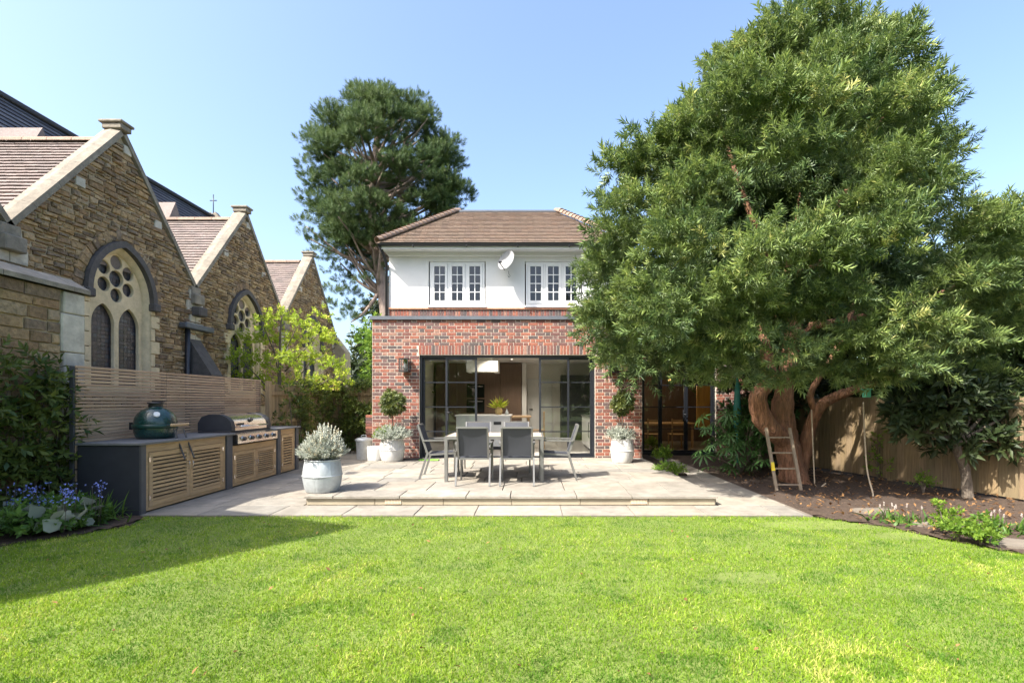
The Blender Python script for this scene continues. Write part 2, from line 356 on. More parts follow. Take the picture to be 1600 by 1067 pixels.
def rubble_rows(z0,z1,hmin,hmax,spans,wmin,wmax,gap,jit=.0):
    """spans(z) -> [(a,b)]; returns quads of (u, z)"""
    out=[]; z=z0
    while z<z1-.03:
        h=min(random.uniform(hmin,hmax),z1-z); lo,hi=z+gap/2,z+h-gap/2
        for (a0,b0),(a1,b1) in zip(spans(z+.001),spans(z+h-.001)) if len(spans(z+.001))==len(spans(z+h-.001)) else zip(spans(z+h/2),spans(z+h/2)):
            if min(b0,b1)-max(a0,a1)<.04: 
                if max(b0,b1)-min(a0,a1)>.1: out.append([(a0,lo),(b0,lo),((a1+b1)/2+.01,hi),((a1+b1)/2-.01,hi)])
                continue
            u=a=max(a0,a1); b=min(b0,b1); first=True
            while u<b-.02:
                wd=random.uniform(wmin,wmax)*(1.25 if h>(hmin+hmax)/2 else 1)
                e=u+wd
                if b-e<wmin*.7: e=b
                last=e>=b-1e-6
                out.append([((a0 if first else u)+gap/2,lo),((b0 if last else e)-gap/2,lo),((b1 if last else e)-gap/2,hi),((a1 if first else u)+gap/2,hi)])
                # now and then two flat stones instead of one tall one
                if h>(hmin+hmax)*.55 and random.random()<.3 and not first and not last:
                    q=out.pop(); mz=lo+(hi-lo)*random.uniform(.4,.6)
                    out.append([q[0],q[1],(q[1][0],mz-gap/2),(q[0][0],mz-gap/2)]); out.append([(q[0][0],mz+gap/2),(q[1][0],mz+gap/2),q[2],q[3]])
                u=e; first=False
        z+=h
    return out
# ------------------------------------------------------------------ the ground
def poly_sheet(name, poly, z, mt):
    o=MB().add([(x,y,z) for x,y in poly],[tuple(range(len(poly)))]).build(name,mt,org=(0,0,0)); o['kind']='structure'; return o
M['ground']=mat('ground_turf',(.075,.12,.02),.95,3,.35,.4,60)
poly_sheet('ground',[(-400,-300),(400,-300),(400,700),(-400,700)],-.03,M['ground'])
LAWN=[(-5.55,-2),(-5.5,3.6),(-5.3,4.75),(-4.85,5.25),(-4.6,5.55),(-4.8,6.03),(3.25,6.03),(3.62,5.9),(4.05,5.55),(4.27,5.05),(4.62,4.5),(5.6,3.2),(6.2,2),(6.6,-2)]
M['lawn']=mat('lawn_soil',(.125,.165,.03),.95,2.2,.3,.5,70)
poly_sheet('lawn',LAWN,-.012,M['lawn'])
M['mulch']=mat('mulch',(.06,.038,.024),.98,18,.55,1.,40)
bedR=[(3.5,12.7),(3.5,6.2),(3.62,5.91),(4.05,5.56),(4.28,5.06),(4.63,4.51),(5.61,3.2),(6.2,2),(9.5,2),(7.2,12.7)]
def bumpy(name, poly, z, mt, step=.12, amp=.018):
    ys=[p[1] for p in poly]; xs=[p[0] for p in poly]; mb=MB()
    X=np.arange(min(xs),max(xs),step); Y=np.arange(min(ys),max(ys),step); idx={}
    def inside(x,y):
        c=False; n=len(poly)
        for i in range(n):
            x1,y1=poly[i]; x2,y2=poly[i-1]
            if (y1>y)!=(y2>y) and x<(x2-x1)*(y-y1)/(y2-y1)+x1: c=not c
        return c
    V=[];F=[]
    def vid(i,j):
        if (i,j) not in idx:
            idx[(i,j)]=len(V); V.append((X[i],Y[j],z+random.uniform(-amp,amp)*.4+amp*math.sin(X[i]*3.1+Y[j]*1.7)*.4))
        return idx[(i,j)]
    for i in range(len(X)-1):
        for j in range(len(Y)-1):
            if inside(X[i]+step/2,Y[j]+step/2): F.append((vid(i,j),vid(i+1,j),vid(i+1,j+1),vid(i,j+1)))
    mb.add(V,F,True); o=mb.build(name,mt,org=(0,0,0)); o['kind']='structure'; return o
poly_sheet('soil_bed',bedR,-.008,M['mulch'])
bumpy('soil_mound',bedR,.002,M['mulch'])
bedL=[(-6.0,2.6),(-5.48,2.6),(-5.48,3.6),(-5.28,4.75),(-4.83,5.25),(-4.62,5.6),(-4.8,6.02),(-6.0,6.02)]
poly_sheet('flower_bed_soil',bedL,-.008,M['mulch']); bumpy('flower_bed_mound',bedL,.002,M['mulch'],.1)
# ------------------------------------------------------------------ paving: every slab is a piece
def slab_piece(poly, z0, z1, parent, name='slab', mt=None):
    n=len(poly); cx=sum(p[0] for p in poly)/n; cy=sum(p[1] for p in poly)/n; b=.004; dz=random.uniform(-.0012,.0012)
    ins=[(x+(b if x<cx else -b),y+(b if y<cy else -b)) for x,y in poly]
    mb=MB(); vs=[(x,y,z0) for x,y in poly]+[(x,y,z1-b+dz) for x,y in poly]+[(x,y,z1+dz) for x,y in ins]
    mb.add(vs,[tuple(range(2*n,3*n))]+[(i,(i+1)%n,n+(i+1)%n,n+i) for i in range(n)]+[(n+i,n+(i+1)%n,2*n+(i+1)%n,2*n+i) for i in range(n)])
    return mb.build(name,mt or M['slab'],parent)
def pave(parent, y0, y1, xl, xr, z, rowd=(.56,.6), lens=(.6,.75,.9,.9,1.1), gap=.012, thick=.03):
    y=y0
    while y<y1-.1:
        d=random.choice(rowd); ye=min(y+d,y1); 
        if y1-ye<.2: ye=y1
        a,b=(xl(y),xl(ye)),(xr(y),xr(ye)); x=None; first=True; off=random.uniform(.2,.9)
        x=min(a)
        while x<max(b)-.05:
            e=(min(a)+off) if first else x+random.choice(lens)
            last=max(b)-e<.3
            L0,L1=(a[0],a[1]) if first else (x,x); R0,R1=(b[0],b[1]) if last else (e,e)
            g=gap/2
            slab_piece([(L0+g,y+g),(R0-g,y+g),(R1-g,ye-g),(L1+g,ye-g)],z-thick,z,parent)
            if last: break
            x=e; first=False
        y=ye
TZ=.14
pl=lambda y:-3.07-.53*(y-6.57)/4.48
g=MB().prism([(-4.95,6.04),(3.5,6.04),(3.5,14),(-5.6,14),(-5.6,10.3),(-4.95,10.3)],-.05,.001).build('patio',M['grout'],org=(0,0,0)); g['kind']='structure'
pave(g,6.04,6.6,lambda y:-4.9,lambda y:3.42+.0*y,.012)
pave(g,6.6,13.2,lambda y:-4.88 if y<10.2 else -5.5,lambda y:pl(min(y,11.0))-.01,.012)
pave(g,6.6,12.4,lambda y:2.55,lambda y:3.46,.012,lens=(.6,.9))
t=MB().prism([(pl(6.62)+.03,6.64),(2.5,6.64),(2.5,11.2),(pl(11.2),11.2)],.0,TZ-.032).build('terrace',M['grout'],org=(0,0,0)); t['kind']='structure'
pave(t,6.57,11.1,pl,lambda y:2.53,TZ,rowd=(.45,.6,.6,.75),thick=.034)
x=pl(6.6)+.02
for i in range(7):
    e=min(x+.93,2.5); 
    if e-x<.05: break
    BB(x+.003,e-.003,6.607,6.64,.013,TZ-.037,b=.003).build('riser_slab',M['riser'],t); x=e
B(2.502,2.522,6.64,11.1,.013,TZ-.037).build('side_riser',M['riser'],t)
MB().add([(pl(6.61)+.02,6.61,.013),(pl(11)+.02,11,.013),(pl(11)+.02,11,TZ-.037),(pl(6.61)+.02,6.61,TZ-.037)],[(0,1,2,3)]).build('side_riser',M['riser'],t)
for px in (614,998):
    X=(px-VX)*6.6/FPX; mb=MB(); x0,x1,z0,z1=X-.108,X+.108,.030,.092; yf=6.597
    mb.box(x0,x1,yf,6.606,z0,z0+.009).box(x0,x1,yf,6.606,z1-.009,z1).box(x0,x1,yf+.001,6.606,(z0+z1)/2-.005,(z0+z1)/2+.005)
    for k in range(11): u=x0+(x1-x0-.012)*k/10; mb.box(u,u+.012,yf+.0015,6.6055,z0+.002,z1-.002)
    a=mb.build('air_brick',M['airbrick'],t); B(x0+.003,x1-.003,6.6062,6.6068,z0+.003,z1-.003).build('vent_void',M['black'],a)
# stepping stones along the bed edge
for i,(px,py,wx,wy) in enumerate(((1365,799,.26,.15),(1450,820,.18,.09),(1585,850,.26,.16))):
    Y=FPX*CAMZ/(py-VY); X=(px-VX)*Y/FPX
    pts=[(X+wx*math.cos(a)*(1+.12*math.sin(3*a+i)),Y+wy*math.sin(a)*(1+.1*math.cos(2*a+i))) for a in [k*.524 for k in range(12)]]
    o=MB().prism(pts,-.02,.022).build('stepping_stone',M['grout']); tag(o,['flat stone slab at the lawn corner nearest the patio','small flat stone half sunk in the bed edge','pale flat stone at the right end of the bed edge'][i],'stone','stepping stones along the bed edge')
# ------------------------------------------------------------------ the house
HY=11.05; H2=12.8
house=thing('house','two-storey house with white upper floor, tiled hip roof and red brick rear extension','house',(-.6,HY,0))
xfF=lambda u,z,d:(u,HY-d,z)
X0,X1,DX0,DX1,DZ=-3.61,2.52,-2.54,1.45,2.47
wall=MB()
wall.box(X0,DX0,HY+.0,HY+.3,.0,3.27).box(DX1,X1,HY,HY+.3,0,3.27).box(DX0,DX1,HY+.001,HY+.299,DZ,3.27)
wall.box(X0,X0+.3,HY+.3,H2,0,3.27).box(X1-.3,X1,HY+.3,H2,0,3.27)
wall=wall.build('extension_wall',M['mortar'],house)
CH=.0757; stretch=[];other=[]
def brick_spans(z):
    if z<DZ: return [(X0,DX0),(DX1,X1)]
    if z<2.69: return [(X0,DX0-.03),(DX1+.03,X1)]
    return [(X0,X1)]
r=0; z=TZ-.03
while z<3.27-.02:
    hi=min(z+CH,3.27)
    for a,b in brick_spans(z+CH/2):
        u=X0-(.0 if r%2 else .165)-.0; k=0
        while u<b:
            wd=.225 if k%2==0 else .112
            s,e=max(u,a),min(u+wd,b)
            if e-s>.03:
                full=abs(e-s-wd)<1e-6
                (stretch if full and wd>.2 else other).append((s+.0068,e-.0068,z+.0065,hi-.0065))
            u+=wd; k+=1
    z+=CH; r+=1
random.shuffle(stretch)
vis=[q for q in stretch if not (q[2]>2.2 and q[0]>1.3)]; hid=[q for q in stretch if q not in vis]
single=vis[:300]; other+=vis[300:]+hid
protos=[]
for k in range(4):
    mb=MB(); piece(mb,[(-.1057,-.0313),(.1057,-.0313),(.1057,.0313),(-.1057,.0313)],.004+.0012*k,lambda u,z,d:(u,-d,z),.003); protos.append(mb.mesh('brick',M['brick']))
for i,q in enumerate(single): link('brick',protos[i%4],wall,((q[0]+q[1])/2,HY,(q[2]+q[3])/2))
mb=MB()
for q in other: piece(mb,[(q[0],q[2]),(q[1],q[2]),(q[1],q[3]),(q[0],q[3])],random.uniform(.004,.0075),xfF,.003)
o=mb.build('brickwork',M['brick'],wall); o['kind']='stuff'
pm=MB(); piece(pm,[(-.0305,-.103),(.0305,-.103),(.0305,.103),(-.0305,.103)],.007,lambda u,z,d:(u,-d,z),.004); pm=pm.mesh('soldier_brick',M['brick'])
n=54
for i in range(n): link('soldier_brick',pm,wall,(DX0-.02+(DX1-DX0+.04)*(i+.5)/n,HY,2.583))
# lead capping and flat roof
MB().box(X0-.04,X1+.04,HY-.05,HY+.33,3.272,3.35).build('coping',M['lead'],house)
B(X0,X1,HY+.33,H2,3.15,3.24).build('flat_roof',M['lead'],house)
# main block
MX0,MX1=-3.74,2.37
up=MB().box(MX0,-2.70,H2,H2+.25,3.88,5.32).box(-1.20,-.17,H2,H2+.25,3.88,5.32).box(1.34,MX1,H2,H2+.25,3.88,5.32)
up.box(-2.70,-1.20,H2+.001,H2+.249,5.10,5.32).box(-.17,1.34,H2+.001,H2+.249,5.10,5.32)
up.box(-2.70,-1.20,H2+.001,H2+.249,3.88,3.93).box(-.17,1.34,H2+.001,H2+.249,3.88,3.93)
up.box(MX0,MX0+.25,H2+.25,20,0,5.32).box(MX1-.25,MX1,H2+.25,20,0,5.32).box(MX0,MX1,19.75,20,0,5.32)
up.build('upper_wall',M['render'],house)
band=MB().box(MX0,MX1,H2+.006,H2+.25,2.75,3.83).build('brick_band',M['mortar'],house)
mb=MB()
for i in range(81):
    u=MX0+(MX1-MX0)*(i+.5)/81; piece(mb,[(u-.030,3.60),(u+.030,3.60),(u+.030,3.818),(u-.030,3.818)],.008,lambda u,z,d:(u,H2-d,z),.004)
for rr in range(4):
    for i in range(27):
        u=MX0+(i+.5)*.2263+(.1 if rr%2 else 0); u0,u1=u-.108,min(u+.108,MX1)
        piece(mb,[(u0,3.295+rr*.0757),(u1,3.295+rr*.0757),(u1,3.36+rr*.0757),(u0,3.36+rr*.0757)],.012,lambda u,z,d:(u,H2-d,z),.004)
o=mb.build('band_bricks',M['brick'],band); o['kind']='stuff'
x=MX0-.01
while x<MX1: BB(x+.002,min(x+.3,MX1+.01)-.002,H2-.045,H2+.02,3.835,3.876,b=.004).build('sill_tile',M['sill'],house); x+=.3
BB(MX0-.05,MX1+.05,H2-.42,H2+.1,5.321,5.345,b=.003).build('soffit',M['white'],house)
BB(MX0-.07,MX1+.07,H2-.445,H2-.422,5.29,5.40,b=.003).build('fascia',M['white'],house)
BB(MX0-.075,MX0-.052,H2-.42,20,5.30,5.40,b=.003).build('fascia',M['white'],house)
B(MX0-.05,MX0,H2+.1,20,5.322,5.344).build('soffit',M['white'],house)
BB(MX0,MX1,H2-.09,H2-.002,5.22,5.32,b=.004).build('cornice_board',M['white'],house)
# gutter, downpipe
gt=MB(); n=8
vs=[];
for xx in (MX0-.13,MX1+.13):
    for k in range(n+1):
        a=math.pi*k/n; vs.append((xx,H2-.50+.055*math.cos(a),5.40-.055*math.sin(a)))
gt.add(vs,[(k,k+1,n+2+k,n+1+k) for k in range(n)],True)
gt.add([v for v in vs[:n+1]],[tuple(range(n+1))]); 
gt.build('gutter',M['black'],house)
MB().tube([(MX0-.10,H2-.48,5.36),(MX0-.06,H2-.2,5.16),(MX0-.05,H2-.05,5.0),(MX0-.05,H2-.05,.1)],.036,10).build('downpipe',M['black'],house)
for xx in (-3.0,-1.65,-.35,.95,2.0): MB().box(xx,xx+.025,H2-.54,H2-.445,5.33,5.41).build('gutter_bracket',M['black'],house)
# roof with real tiles
def tile_field(mb, o, ux, vx, nrm, v1, span, gauge=.1, tw=.165, th=.012, jit=.004, gap=.018):
    """o + u*ux + v*vx, span(v)->(a,b)"""
    o=Vector(o);ux=Vector(ux).normalized();vx=Vector(vx).normalized();nrm=Vector(nrm).normalized(); v=0;r=0
    while v<v1:
        ve=min(v+gauge*1.25,v1+.02); a,b=span(min(v+gauge/2,v1)); a2,b2=span(min(ve,v1)); u=a-(tw/2 if r%2 else 0)
        while u<b:
            s,e=max(u+.002,a),min(u+tw-.002,b)
            if e-s>.02:
                s2,e2=min(max(s,a2),b2),max(min(e,b2),a2)
                l=random.uniform(0,jit); l2=random.uniform(0,jit)
                q=[(s,v,th+.02+l),(e,v,th+.02+l2),(e2,ve,th*.35),(s2,ve,th*.35)]
                top=[o+ux*p+vx*k+nrm*h for p,k,h in q]; bot=[o+ux*s+vx*v+nrm*(gap+l),o+ux*e+vx*v+nrm*(gap+l2)]
                mb.add(top+bot,[(0,1,2,3),(4,5,1,0),(0,3,4),(1,5,2)])
            u+=tw
        v+=gauge; r+=1
EX0,EX1,EY,EZ,D=-3.9,2.53,12.28,5.42,1.75; RZ=6.86; slope=math.hypot(D,RZ-EZ)
rf=MB(); A=[(EX0,EY,EZ),(EX1,EY,EZ),(EX1,20.4,EZ),(EX0,20.4,EZ)]; T=[(EX0+D,EY+D,RZ),(EX1-D,EY+D,RZ),(EX1-D,20.4-D,RZ),(EX0+D,20.4-D,RZ)]
rf.add(A+T,[(0,1,5,4),(1,2,6,5),(2,3,7,6),(3,0,4,7),(4,5,6,7),(3,2,1,0)])
roof=rf.build('roof',M['htile'],house)
mb=MB(); tile_field(mb,(0,EY-.02,EZ-.015),(1,0,0),(0,D,RZ-EZ),(0,-(RZ-EZ),D),slope,lambda v:(EX0+D*v/slope,EX1-D*v/slope),gauge=.102)
tile_field(mb,(EX0-.02,0,EZ-.015),(0,-1,0),(D,0,RZ-EZ),(-(RZ-EZ),0,D),slope,lambda v:(-20.4+D*v/slope,-EY-D*v/slope),gauge=.102,tw=.33)
o=mb.build('roof_tiles',M['htile'],roof); o['kind']='stuff'
bm_=MB(); n=8; pts=[]
for j,(rr,yy) in enumerate(((.125,0),(.09,.26))):
    for k in range(n+1):
        a=math.pi*(k/n)*1.1-.05*math.pi; pts.append((rr*math.cos(a),yy,rr*math.sin(a)*.85+(.03 if j==0 else 0)))
for k in range(n+1): p=pts[k]; pts.append((p[0]*.82,p[1]+.005,p[2]*.8))
bm_.add(pts,[(k,k+1,n+2+k,n+1+k) for k in range(n)]+[(k,k+1,2*n+3+k,2*n+2+k) for k in range(n)],True); bm_=bm_.mesh('hip_tile',M['bonnet'])
for sx,ex,tx in ((1,EX0,EX0+D),(-1,EX1,EX1-D)):
    a=Vector((ex,EY,EZ+.02)); b=Vector((tx,EY+D,RZ+.02)); d=(b-a); L=d.length; q=d.to_track_quat('Y','Z')
    for i in range(int(L/.135)):
        o=link('hip_tile',bm_,roof,a+d.normalized()*(.03+.135*i)); o.rotation_euler=(q@Matrix.Rotation(random.uniform(-.05,.05),3,'Y').to_quaternion()).to_euler()
MB().box(EX0+D-.05,EX1-D+.05,EY+D-.06,EY+D+.1,RZ-.0,RZ+.055).build('ridge_lead',M['lead'],roof)
MB().lathe([(1.15,0),(1.1,.10),(.8,.19),(.3,.235),(.01,.24)],((EX0+EX1)/2,EY+D+1.6,RZ+.01),28).build('roof_dome_light',M['paneglass'],roof)
# casement windows: frame, three sashes, eight panes each
def casement(x0,x1,z0,z1,lab):
    w_=thing('window',None,None,(x0,H2,z0)); w_.parent=house; w_.location=WL[w_]-WL[house]; w_['label']=lab
    y=H2+.03
    fr=MB().box(x0,x1,y,y+.09,z1-.05,z1).box(x0,x1,y,y+.09,z0,z0+.06).box(x0,x0+.05,y,y+.09,z0+.06,z1-.05).box(x1-.05,x1,y,y+.09,z0+.06,z1-.05)
    iw=(x1-x0-.1-2*.05)/3
    for k in (1,2): xx=x0+.05+k*iw+(k-1)*.05; fr.box(xx,xx+.05,y+.002,y+.088,z0+.06,z1-.05)
    fr.build('frame',M['white'],w_)
    BB(x0-.05,x1+.05,H2-.07,H2+.05,z0-.052,z0-.003,b=.006).build('sill',M['white'],w_)
    for k in range(3):
        a=x0+.05+k*(iw+.05)+.004; b=a+iw-.008; c,d=z0+.064,z1-.054; ys=y-.014; s=.062
        sm=MB().box(a,b,ys,ys+.05,c,c+.075).box(a,b,ys,ys+.05,d-s,d).box(a,a+s,ys,ys+.05,c+.075,d-s).box(b-s,b,ys,ys+.05,c+.075,d-s)
        gx0,gx1,gz0,gz1=a+s,b-s,c+.075,d-s; bw=.02
        sm.box((gx0+gx1)/2-bw/2,(gx0+gx1)/2+bw/2,ys+.004,ys+.046,gz0,gz1)
        for j in (1,2,3): zz=gz0+(gz1-gz0)*j/4; sm.box(gx0,gx1,ys+.006,ys+.044,zz-bw/2,zz+bw/2)
        sash=sm.build('sash',M['white'],w_)
    for k in range(3):
        a=x0+.05+k*(iw+.05)+.066; b=a+iw-.132
        for i in range(2):
            for j in range(4):
                xa=a+(b-a)*i/2+.008; xb=a+(b-a)*(i+1)/2-.008; za=z0+.139+(z1-z0-.255)*j/4+.008; zb=z0+.139+(z1-z0-.255)*(j+1)/4-.008
                tl=random.uniform(-.004,.004); tz=random.uniform(-.004,.004)
                MB().add([(xa,y+.01+tl,za),(xb,y+.01-tl,za),(xb,y+.01-tl+tz,zb),(xa,y+.01+tl+tz,zb)],[(0,1,2,3)]).build('pane',M['paneglass'],w_)
    B(x0+.02,x1-.02,H2+.45,H2+.47,z0,z1).build('dark_backing',M['charcoal'],w_)  # charcoal sheet added behind the glass, stands in for the unlit room
casement(-2.67,-1.23,3.935,5.095,'left upstairs casement window of the white wall')
casement(-.14,1.31,3.935,5.095,'upstairs casement window beside the big tree')
# ------------------------------------------------------------------ steel glazed sliding doors
def steel_panel(parent,x0,x1,z0,z1,y,bars=(.25,.5,.75),fw=.045,mat_=None,name='door_leaf',handle=None):
    f=MB().box(x0,x0+fw,y,y+.05,z0,z1).box(x1-fw,x1,y,y+.05,z0,z1).box(x0+fw,x1-fw,y,y+.05,z1-fw,z1).box(x0+fw,x1-fw,y,y+.05,z0,z0+fw*1.3)
    for b in bars: zz=z0+(z1-z0)*b; f.box(x0+fw,x1-fw,y+.008,y+.042,zz-.012,zz+.012)
    p=f.build(name,M['steelframe'],parent)
    zs=[z0+fw*1.3]+[z0+(z1-z0)*b for b in bars]+[z1-fw]
    for a,b in zip(zs,zs[1:]):
        tl=random.uniform(-.003,.003)
        MB().add([(x0+fw-.004,y+.025+tl,a+.004),(x1-fw+.004,y+.025-tl,a+.004),(x1-fw+.004,y+.025-tl,b-.004),(x0+fw-.004,y+.025+tl,b-.004)],[(0,1,2,3)]).build('pane',M['glass'],p)
    if handle: MB().box(handle-.02,handle+.02,y-.012,y-.001,z0+.82,z0+1.12).tube([(handle,y-.012,z0+1.0),(handle,y-.06,z0+1.0),(handle+.1,y-.06,z0+1.0)],.01,8).build('door_handle',M['black'],p)
    return p
fr=MB().box(DX0,DX0+.05,HY+.06,HY+.2,TZ,DZ).box(DX1-.05,DX1,HY+.06,HY+.2,TZ,DZ).box(DX0+.05,DX1-.05,HY+.06,HY+.2,DZ-.05,DZ).box(DX0,DX1,HY+.03,HY+.2,TZ-.02,TZ+.025)
fr.build('door_frame',M['steelframe'],house)
z0,z1=TZ+.027,DZ-.052
steel_panel(house,DX0+.052,-1.90,z0,z1,HY+.13); steel_panel(house,-1.96,-1.24,z0,z1,HY+.07,handle=-1.915)
steel_panel(house,.18,.87,z0,z1,HY+.07); steel_panel(house,.83,DX1-.052,z0,z1,HY+.13)
# ------------------------------------------------------------------ rooms behind the glass
IY=16.9; CZ=2.72
B(X0+.3,X1-.3,HY+.2,IY,.06,TZ-.004).build('kitchen_floor',M['floor'],house)
B(X0+.3,X1-.3,HY+.3,IY,CZ,CZ+.03).build('kitchen_ceiling',M['ceil'],house)
B(X0+.3,X1-.3,IY,IY+.1,TZ,CZ).build('kitchen_back_wall',M['intwall'],house)
B(X0+.301,X0+.33,HY+.301,IY,TZ,CZ).build('kitchen_side_wall',M['intwall'],house); B(X1-.33,X1-.301,HY+.301,IY,TZ,CZ).build('kitchen_side_wall',M['intwall'],house)
mb=MB(); x=-3.2
for k in range(4):
    BB(x+.004,x+.716,IY-.65,IY-.002,TZ,CZ-.02,b=.004).build('cupboard_panel',M['darkwood'],house); x+=.72
BB(-.31,-.16,IY-.6,IY-.002,TZ,CZ-.002,b=.004).build('white_pillar',M['white'],house)
d=BB(-.13,.72,IY-.05,IY-.002,TZ,2.2,b=.006).build('inner_door',M['white'],house); MB().box(-.06,.06,IY-.09,IY-.051,1.13,1.16).build('door_handle',M['black'],d)
B(1.0,2.18,IY-.7,IY-.002,TZ,2.3).build('dark_cabinet',M['charcoal'],house)
for i,(x,y) in enumerate(((-2.4,12.4),(-1.0,12.6),(.2,12.6),(1.3,12.4),(-2.2,14.8),(-.6,15.0),(.4,15.0),(1.6,14.8))):
    d=MB().lathe([(.055,-.006),(.042,-.004),(.042,.0)],(x,y,CZ-.001),16).build('downlight',M['chrome'],house)
    MB().add([(x+.04*math.cos(k*.524),y+.04*math.sin(k*.524),CZ-.003) for k in range(12)],[tuple(reversed(range(12)))]).build('lamp_disc',M['down'],d)
    if i in (1,2,5,6):
        l=bpy.data.lights.new('downlight_beam','SPOT'); l.energy=32; l.spot_size=2.2; l.spot_blend=.6; l.color=(1,.88,.72); l.shadow_soft_size=.04
        lo=bpy.data.objects.new('downlight_beam',l); COL.objects.link(lo); lo.parent=d; lo.location=Vector((x,y,CZ-.02))-WL[d]
k=thing('kitchen_island','white kitchen island with pale top seen through the open doors','kitchen island',(-1.2,13.2,TZ))
BB(-2.0,-.56,12.95,13.75,TZ+.08,1.02,b=.004).build('cabinet',M['paleunit'],k); BB(-2.03,-.53,12.92,13.78,1.022,1.06,b=.004).build('worktop',M['paleunit'],k)
B(-1.95,-.6,12.99,13.7,TZ,TZ+.079).build('plinth',M['charcoal'],k); B(-1.0,-.8,12.944,12.9495,.80,.88).build('socket',M['black'],k)
BB(-.525,.0,13.0,13.7,.98,1.03,b=.006).build('breakfast_bar',M['chairwood'],k); BB(-.1,-.04,13.2,13.5,TZ,.979,b=.004).build('bar_leg',M['chairwood'],k)
h=thing('extractor_hood','white box extractor hood hanging from the kitchen ceiling','extractor hood',(-1.3,13.2,2.2))
BB(-1.72,-.88,12.9,13.6,2.20,2.50,b=.008).build('canopy',M['white'],h); BB(-1.60,-1.02,13.0,13.5,2.502,CZ-.002,b=.004).build('boxing',M['white'],h); B(-1.6,-1.0,13.0,13.5,2.19,2.199).build('filter',M['steel'],h)
ov=thing('wall_oven','black glass double wall oven set in walnut units','oven',(-1.85,IY-.66,1.1))
for z in (1.05,1.55): d=BB(-2.15,-1.56,IY-.675,IY-.652,z,z+.44,b=.004).build('oven_door',M['blackglass'],ov); MB().tube([(-2.1,IY-.71,z+.37),(-1.61,IY-.71,z+.37)],.01,8).build('oven_handle',M['chrome'],d)
va=thing('vase_plant','spiky dried plant in a straw coloured vase on kitchen island','vase',(-.88,13.2,1.06))
MB().lathe([(.0,.001),(.07,.001),(.1,.06),(.105,.12),(.075,.19),(.06,.21),(.05,.2)],(-.88,13.2,1.06),20).build('vase',M['straw'],va)
n=70; dr=ball_dirs(n,.05); bake('leaves',[leaf_proto([((0,0,0),(0,0,1),.34,.03,(1,0,0),.3)])],np.tile([[-.88,13.2,1.25]],(n,1)),dr,rng.uniform(.7,1.1,n),rng.uniform(.5,1,n),M['acer'],va)
j=thing('ceramic_jug','small grey ceramic bottle beside the vase','jug',(-.66,13.15,1.06)); MB().lathe([(.0,.001),(.05,.001),(.055,.05),(.03,.1),(.012,.15),(.016,.17)],(-.66,13.15,1.06),16).build('body',M['zinc'],j)
c=thing('bar_chair','light wooden chair at the breakfast bar end','chair',(.16,13.3,TZ))
for sx in (0,.3):
    for sy in (0,.34): MB().bar((.05+sx,13.15+sy,TZ),(.05+sx,13.15+sy,.62 if sx==0 else 1.12),.035).build('leg',M['chairwood'],c)
BB(.03,.38,13.13,13.51,.62,.65,b=.006).build('seat',M['chairwood'],c); BB(.34,.365,13.15,13.49,.86,1.14,b=.006).build('backrest',M['amber'],c)
u=thing('kitchen_unit','white drawer unit seen through the right glass panel','cupboard',(1.75,12.2,TZ))
BB(1.48,2.17,12.0,14.2,TZ+.08,1.0,b=.004).build('cabinet',M['paleunit'],u); BB(1.45,2.19,11.97,14.23,1.002,1.03,b=.004).build('worktop',M['worktop'],u); B(1.52,2.15,12.04,14.1,TZ,TZ+.079).build('plinth',M['charcoal'],u)
MB().tube([(1.455,12.25,.5),(1.44,12.25,.55),(1.44,12.25,.85),(1.455,12.25,.9)],.009,8).build('pull_handle',M['black'],u)
# ------------------------------------------------------------------ set-back right wing with dark glazed doors
RX0,RX1=2.90,4.86
rw=MB().box(X1,RX0,H2,H2+.3,0,3.25).box(RX1,6.2,H2,H2+.3,0,3.25).box(RX0,RX1,H2+.001,H2+.299,2.44,3.25).build('wing_wall',M['mortar'],house)
mb=MB(); r=0; z=.02
while z<3.2:
    for a,b in ([(X1,RX0),(RX1,6.2)] if z<2.44 else [(X1,6.2)]):
        u=X1-(.0 if r%2 else .165); k=0
        while u<b:
            wd=.225 if k%2==0 else .112; s,e=max(u,a),min(u+wd,b)
            if e-s>.03: piece(mb,[(s+.0065,z+.0065),(e-.0065,z+.0065),(e-.0065,z+CH-.0065),(s+.0065,z+CH-.0065)],.006,lambda u,z,d:(u,H2-d,z),.004)
            u+=wd;k+=1
    z+=CH;r+=1
o=mb.build('wing_bricks',M['brick'],rw); o['kind']='stuff'
MB().box(X1+.05,6.25,H2-.05,H2+.35,3.252,3.33).build('wing_coping',M['lead'],house)
MB().box(RX0,RX0+.05,H2+.06,H2+.2,.03,2.44).box(RX1-.05,RX1,H2+.06,H2+.2,.03,2.44).box(RX0+.05,RX1-.05,H2+.06,H2+.2,2.38,2.44).box(RX0,RX1,H2+.0,H2+.22,.0,.07).build('wing_door_frame',M['steelframe'],house)
xs=[RX0+.052,3.42,4.10,RX1-.052]
for i in range(3): steel_panel(house,xs[i]+.003,xs[i+1]-.003,.075,2.375,H2+.09,bars=(.27,.52,.77),handle=(xs[2]-.06) if i==1 else None)
B(X1+.01,6.0,H2+.3,IY,-.02,.04).build('dining_floor',M['floor'],house); B(X1+.01,6.0,H2+.3,IY,2.6,2.63).build('dining_ceiling',M['ceil'],house)
B(X1+.01,6.0,IY,IY+.1,.0,2.6).build('dining_back_wall',M['darkwood'],house); B(5.95,6.05,H2+.3,IY,0,2.6).build('dining_side_wall',M['darkwood'],house)
BB(4.50,5.0,13.22,13.26,.72,1.86,b=.004).build('amber_panel',M['amber'],house)
t=thing('dining_table','pale wooden indoor dining table behind the dark glazed doors','table',(4.0,15,.04))
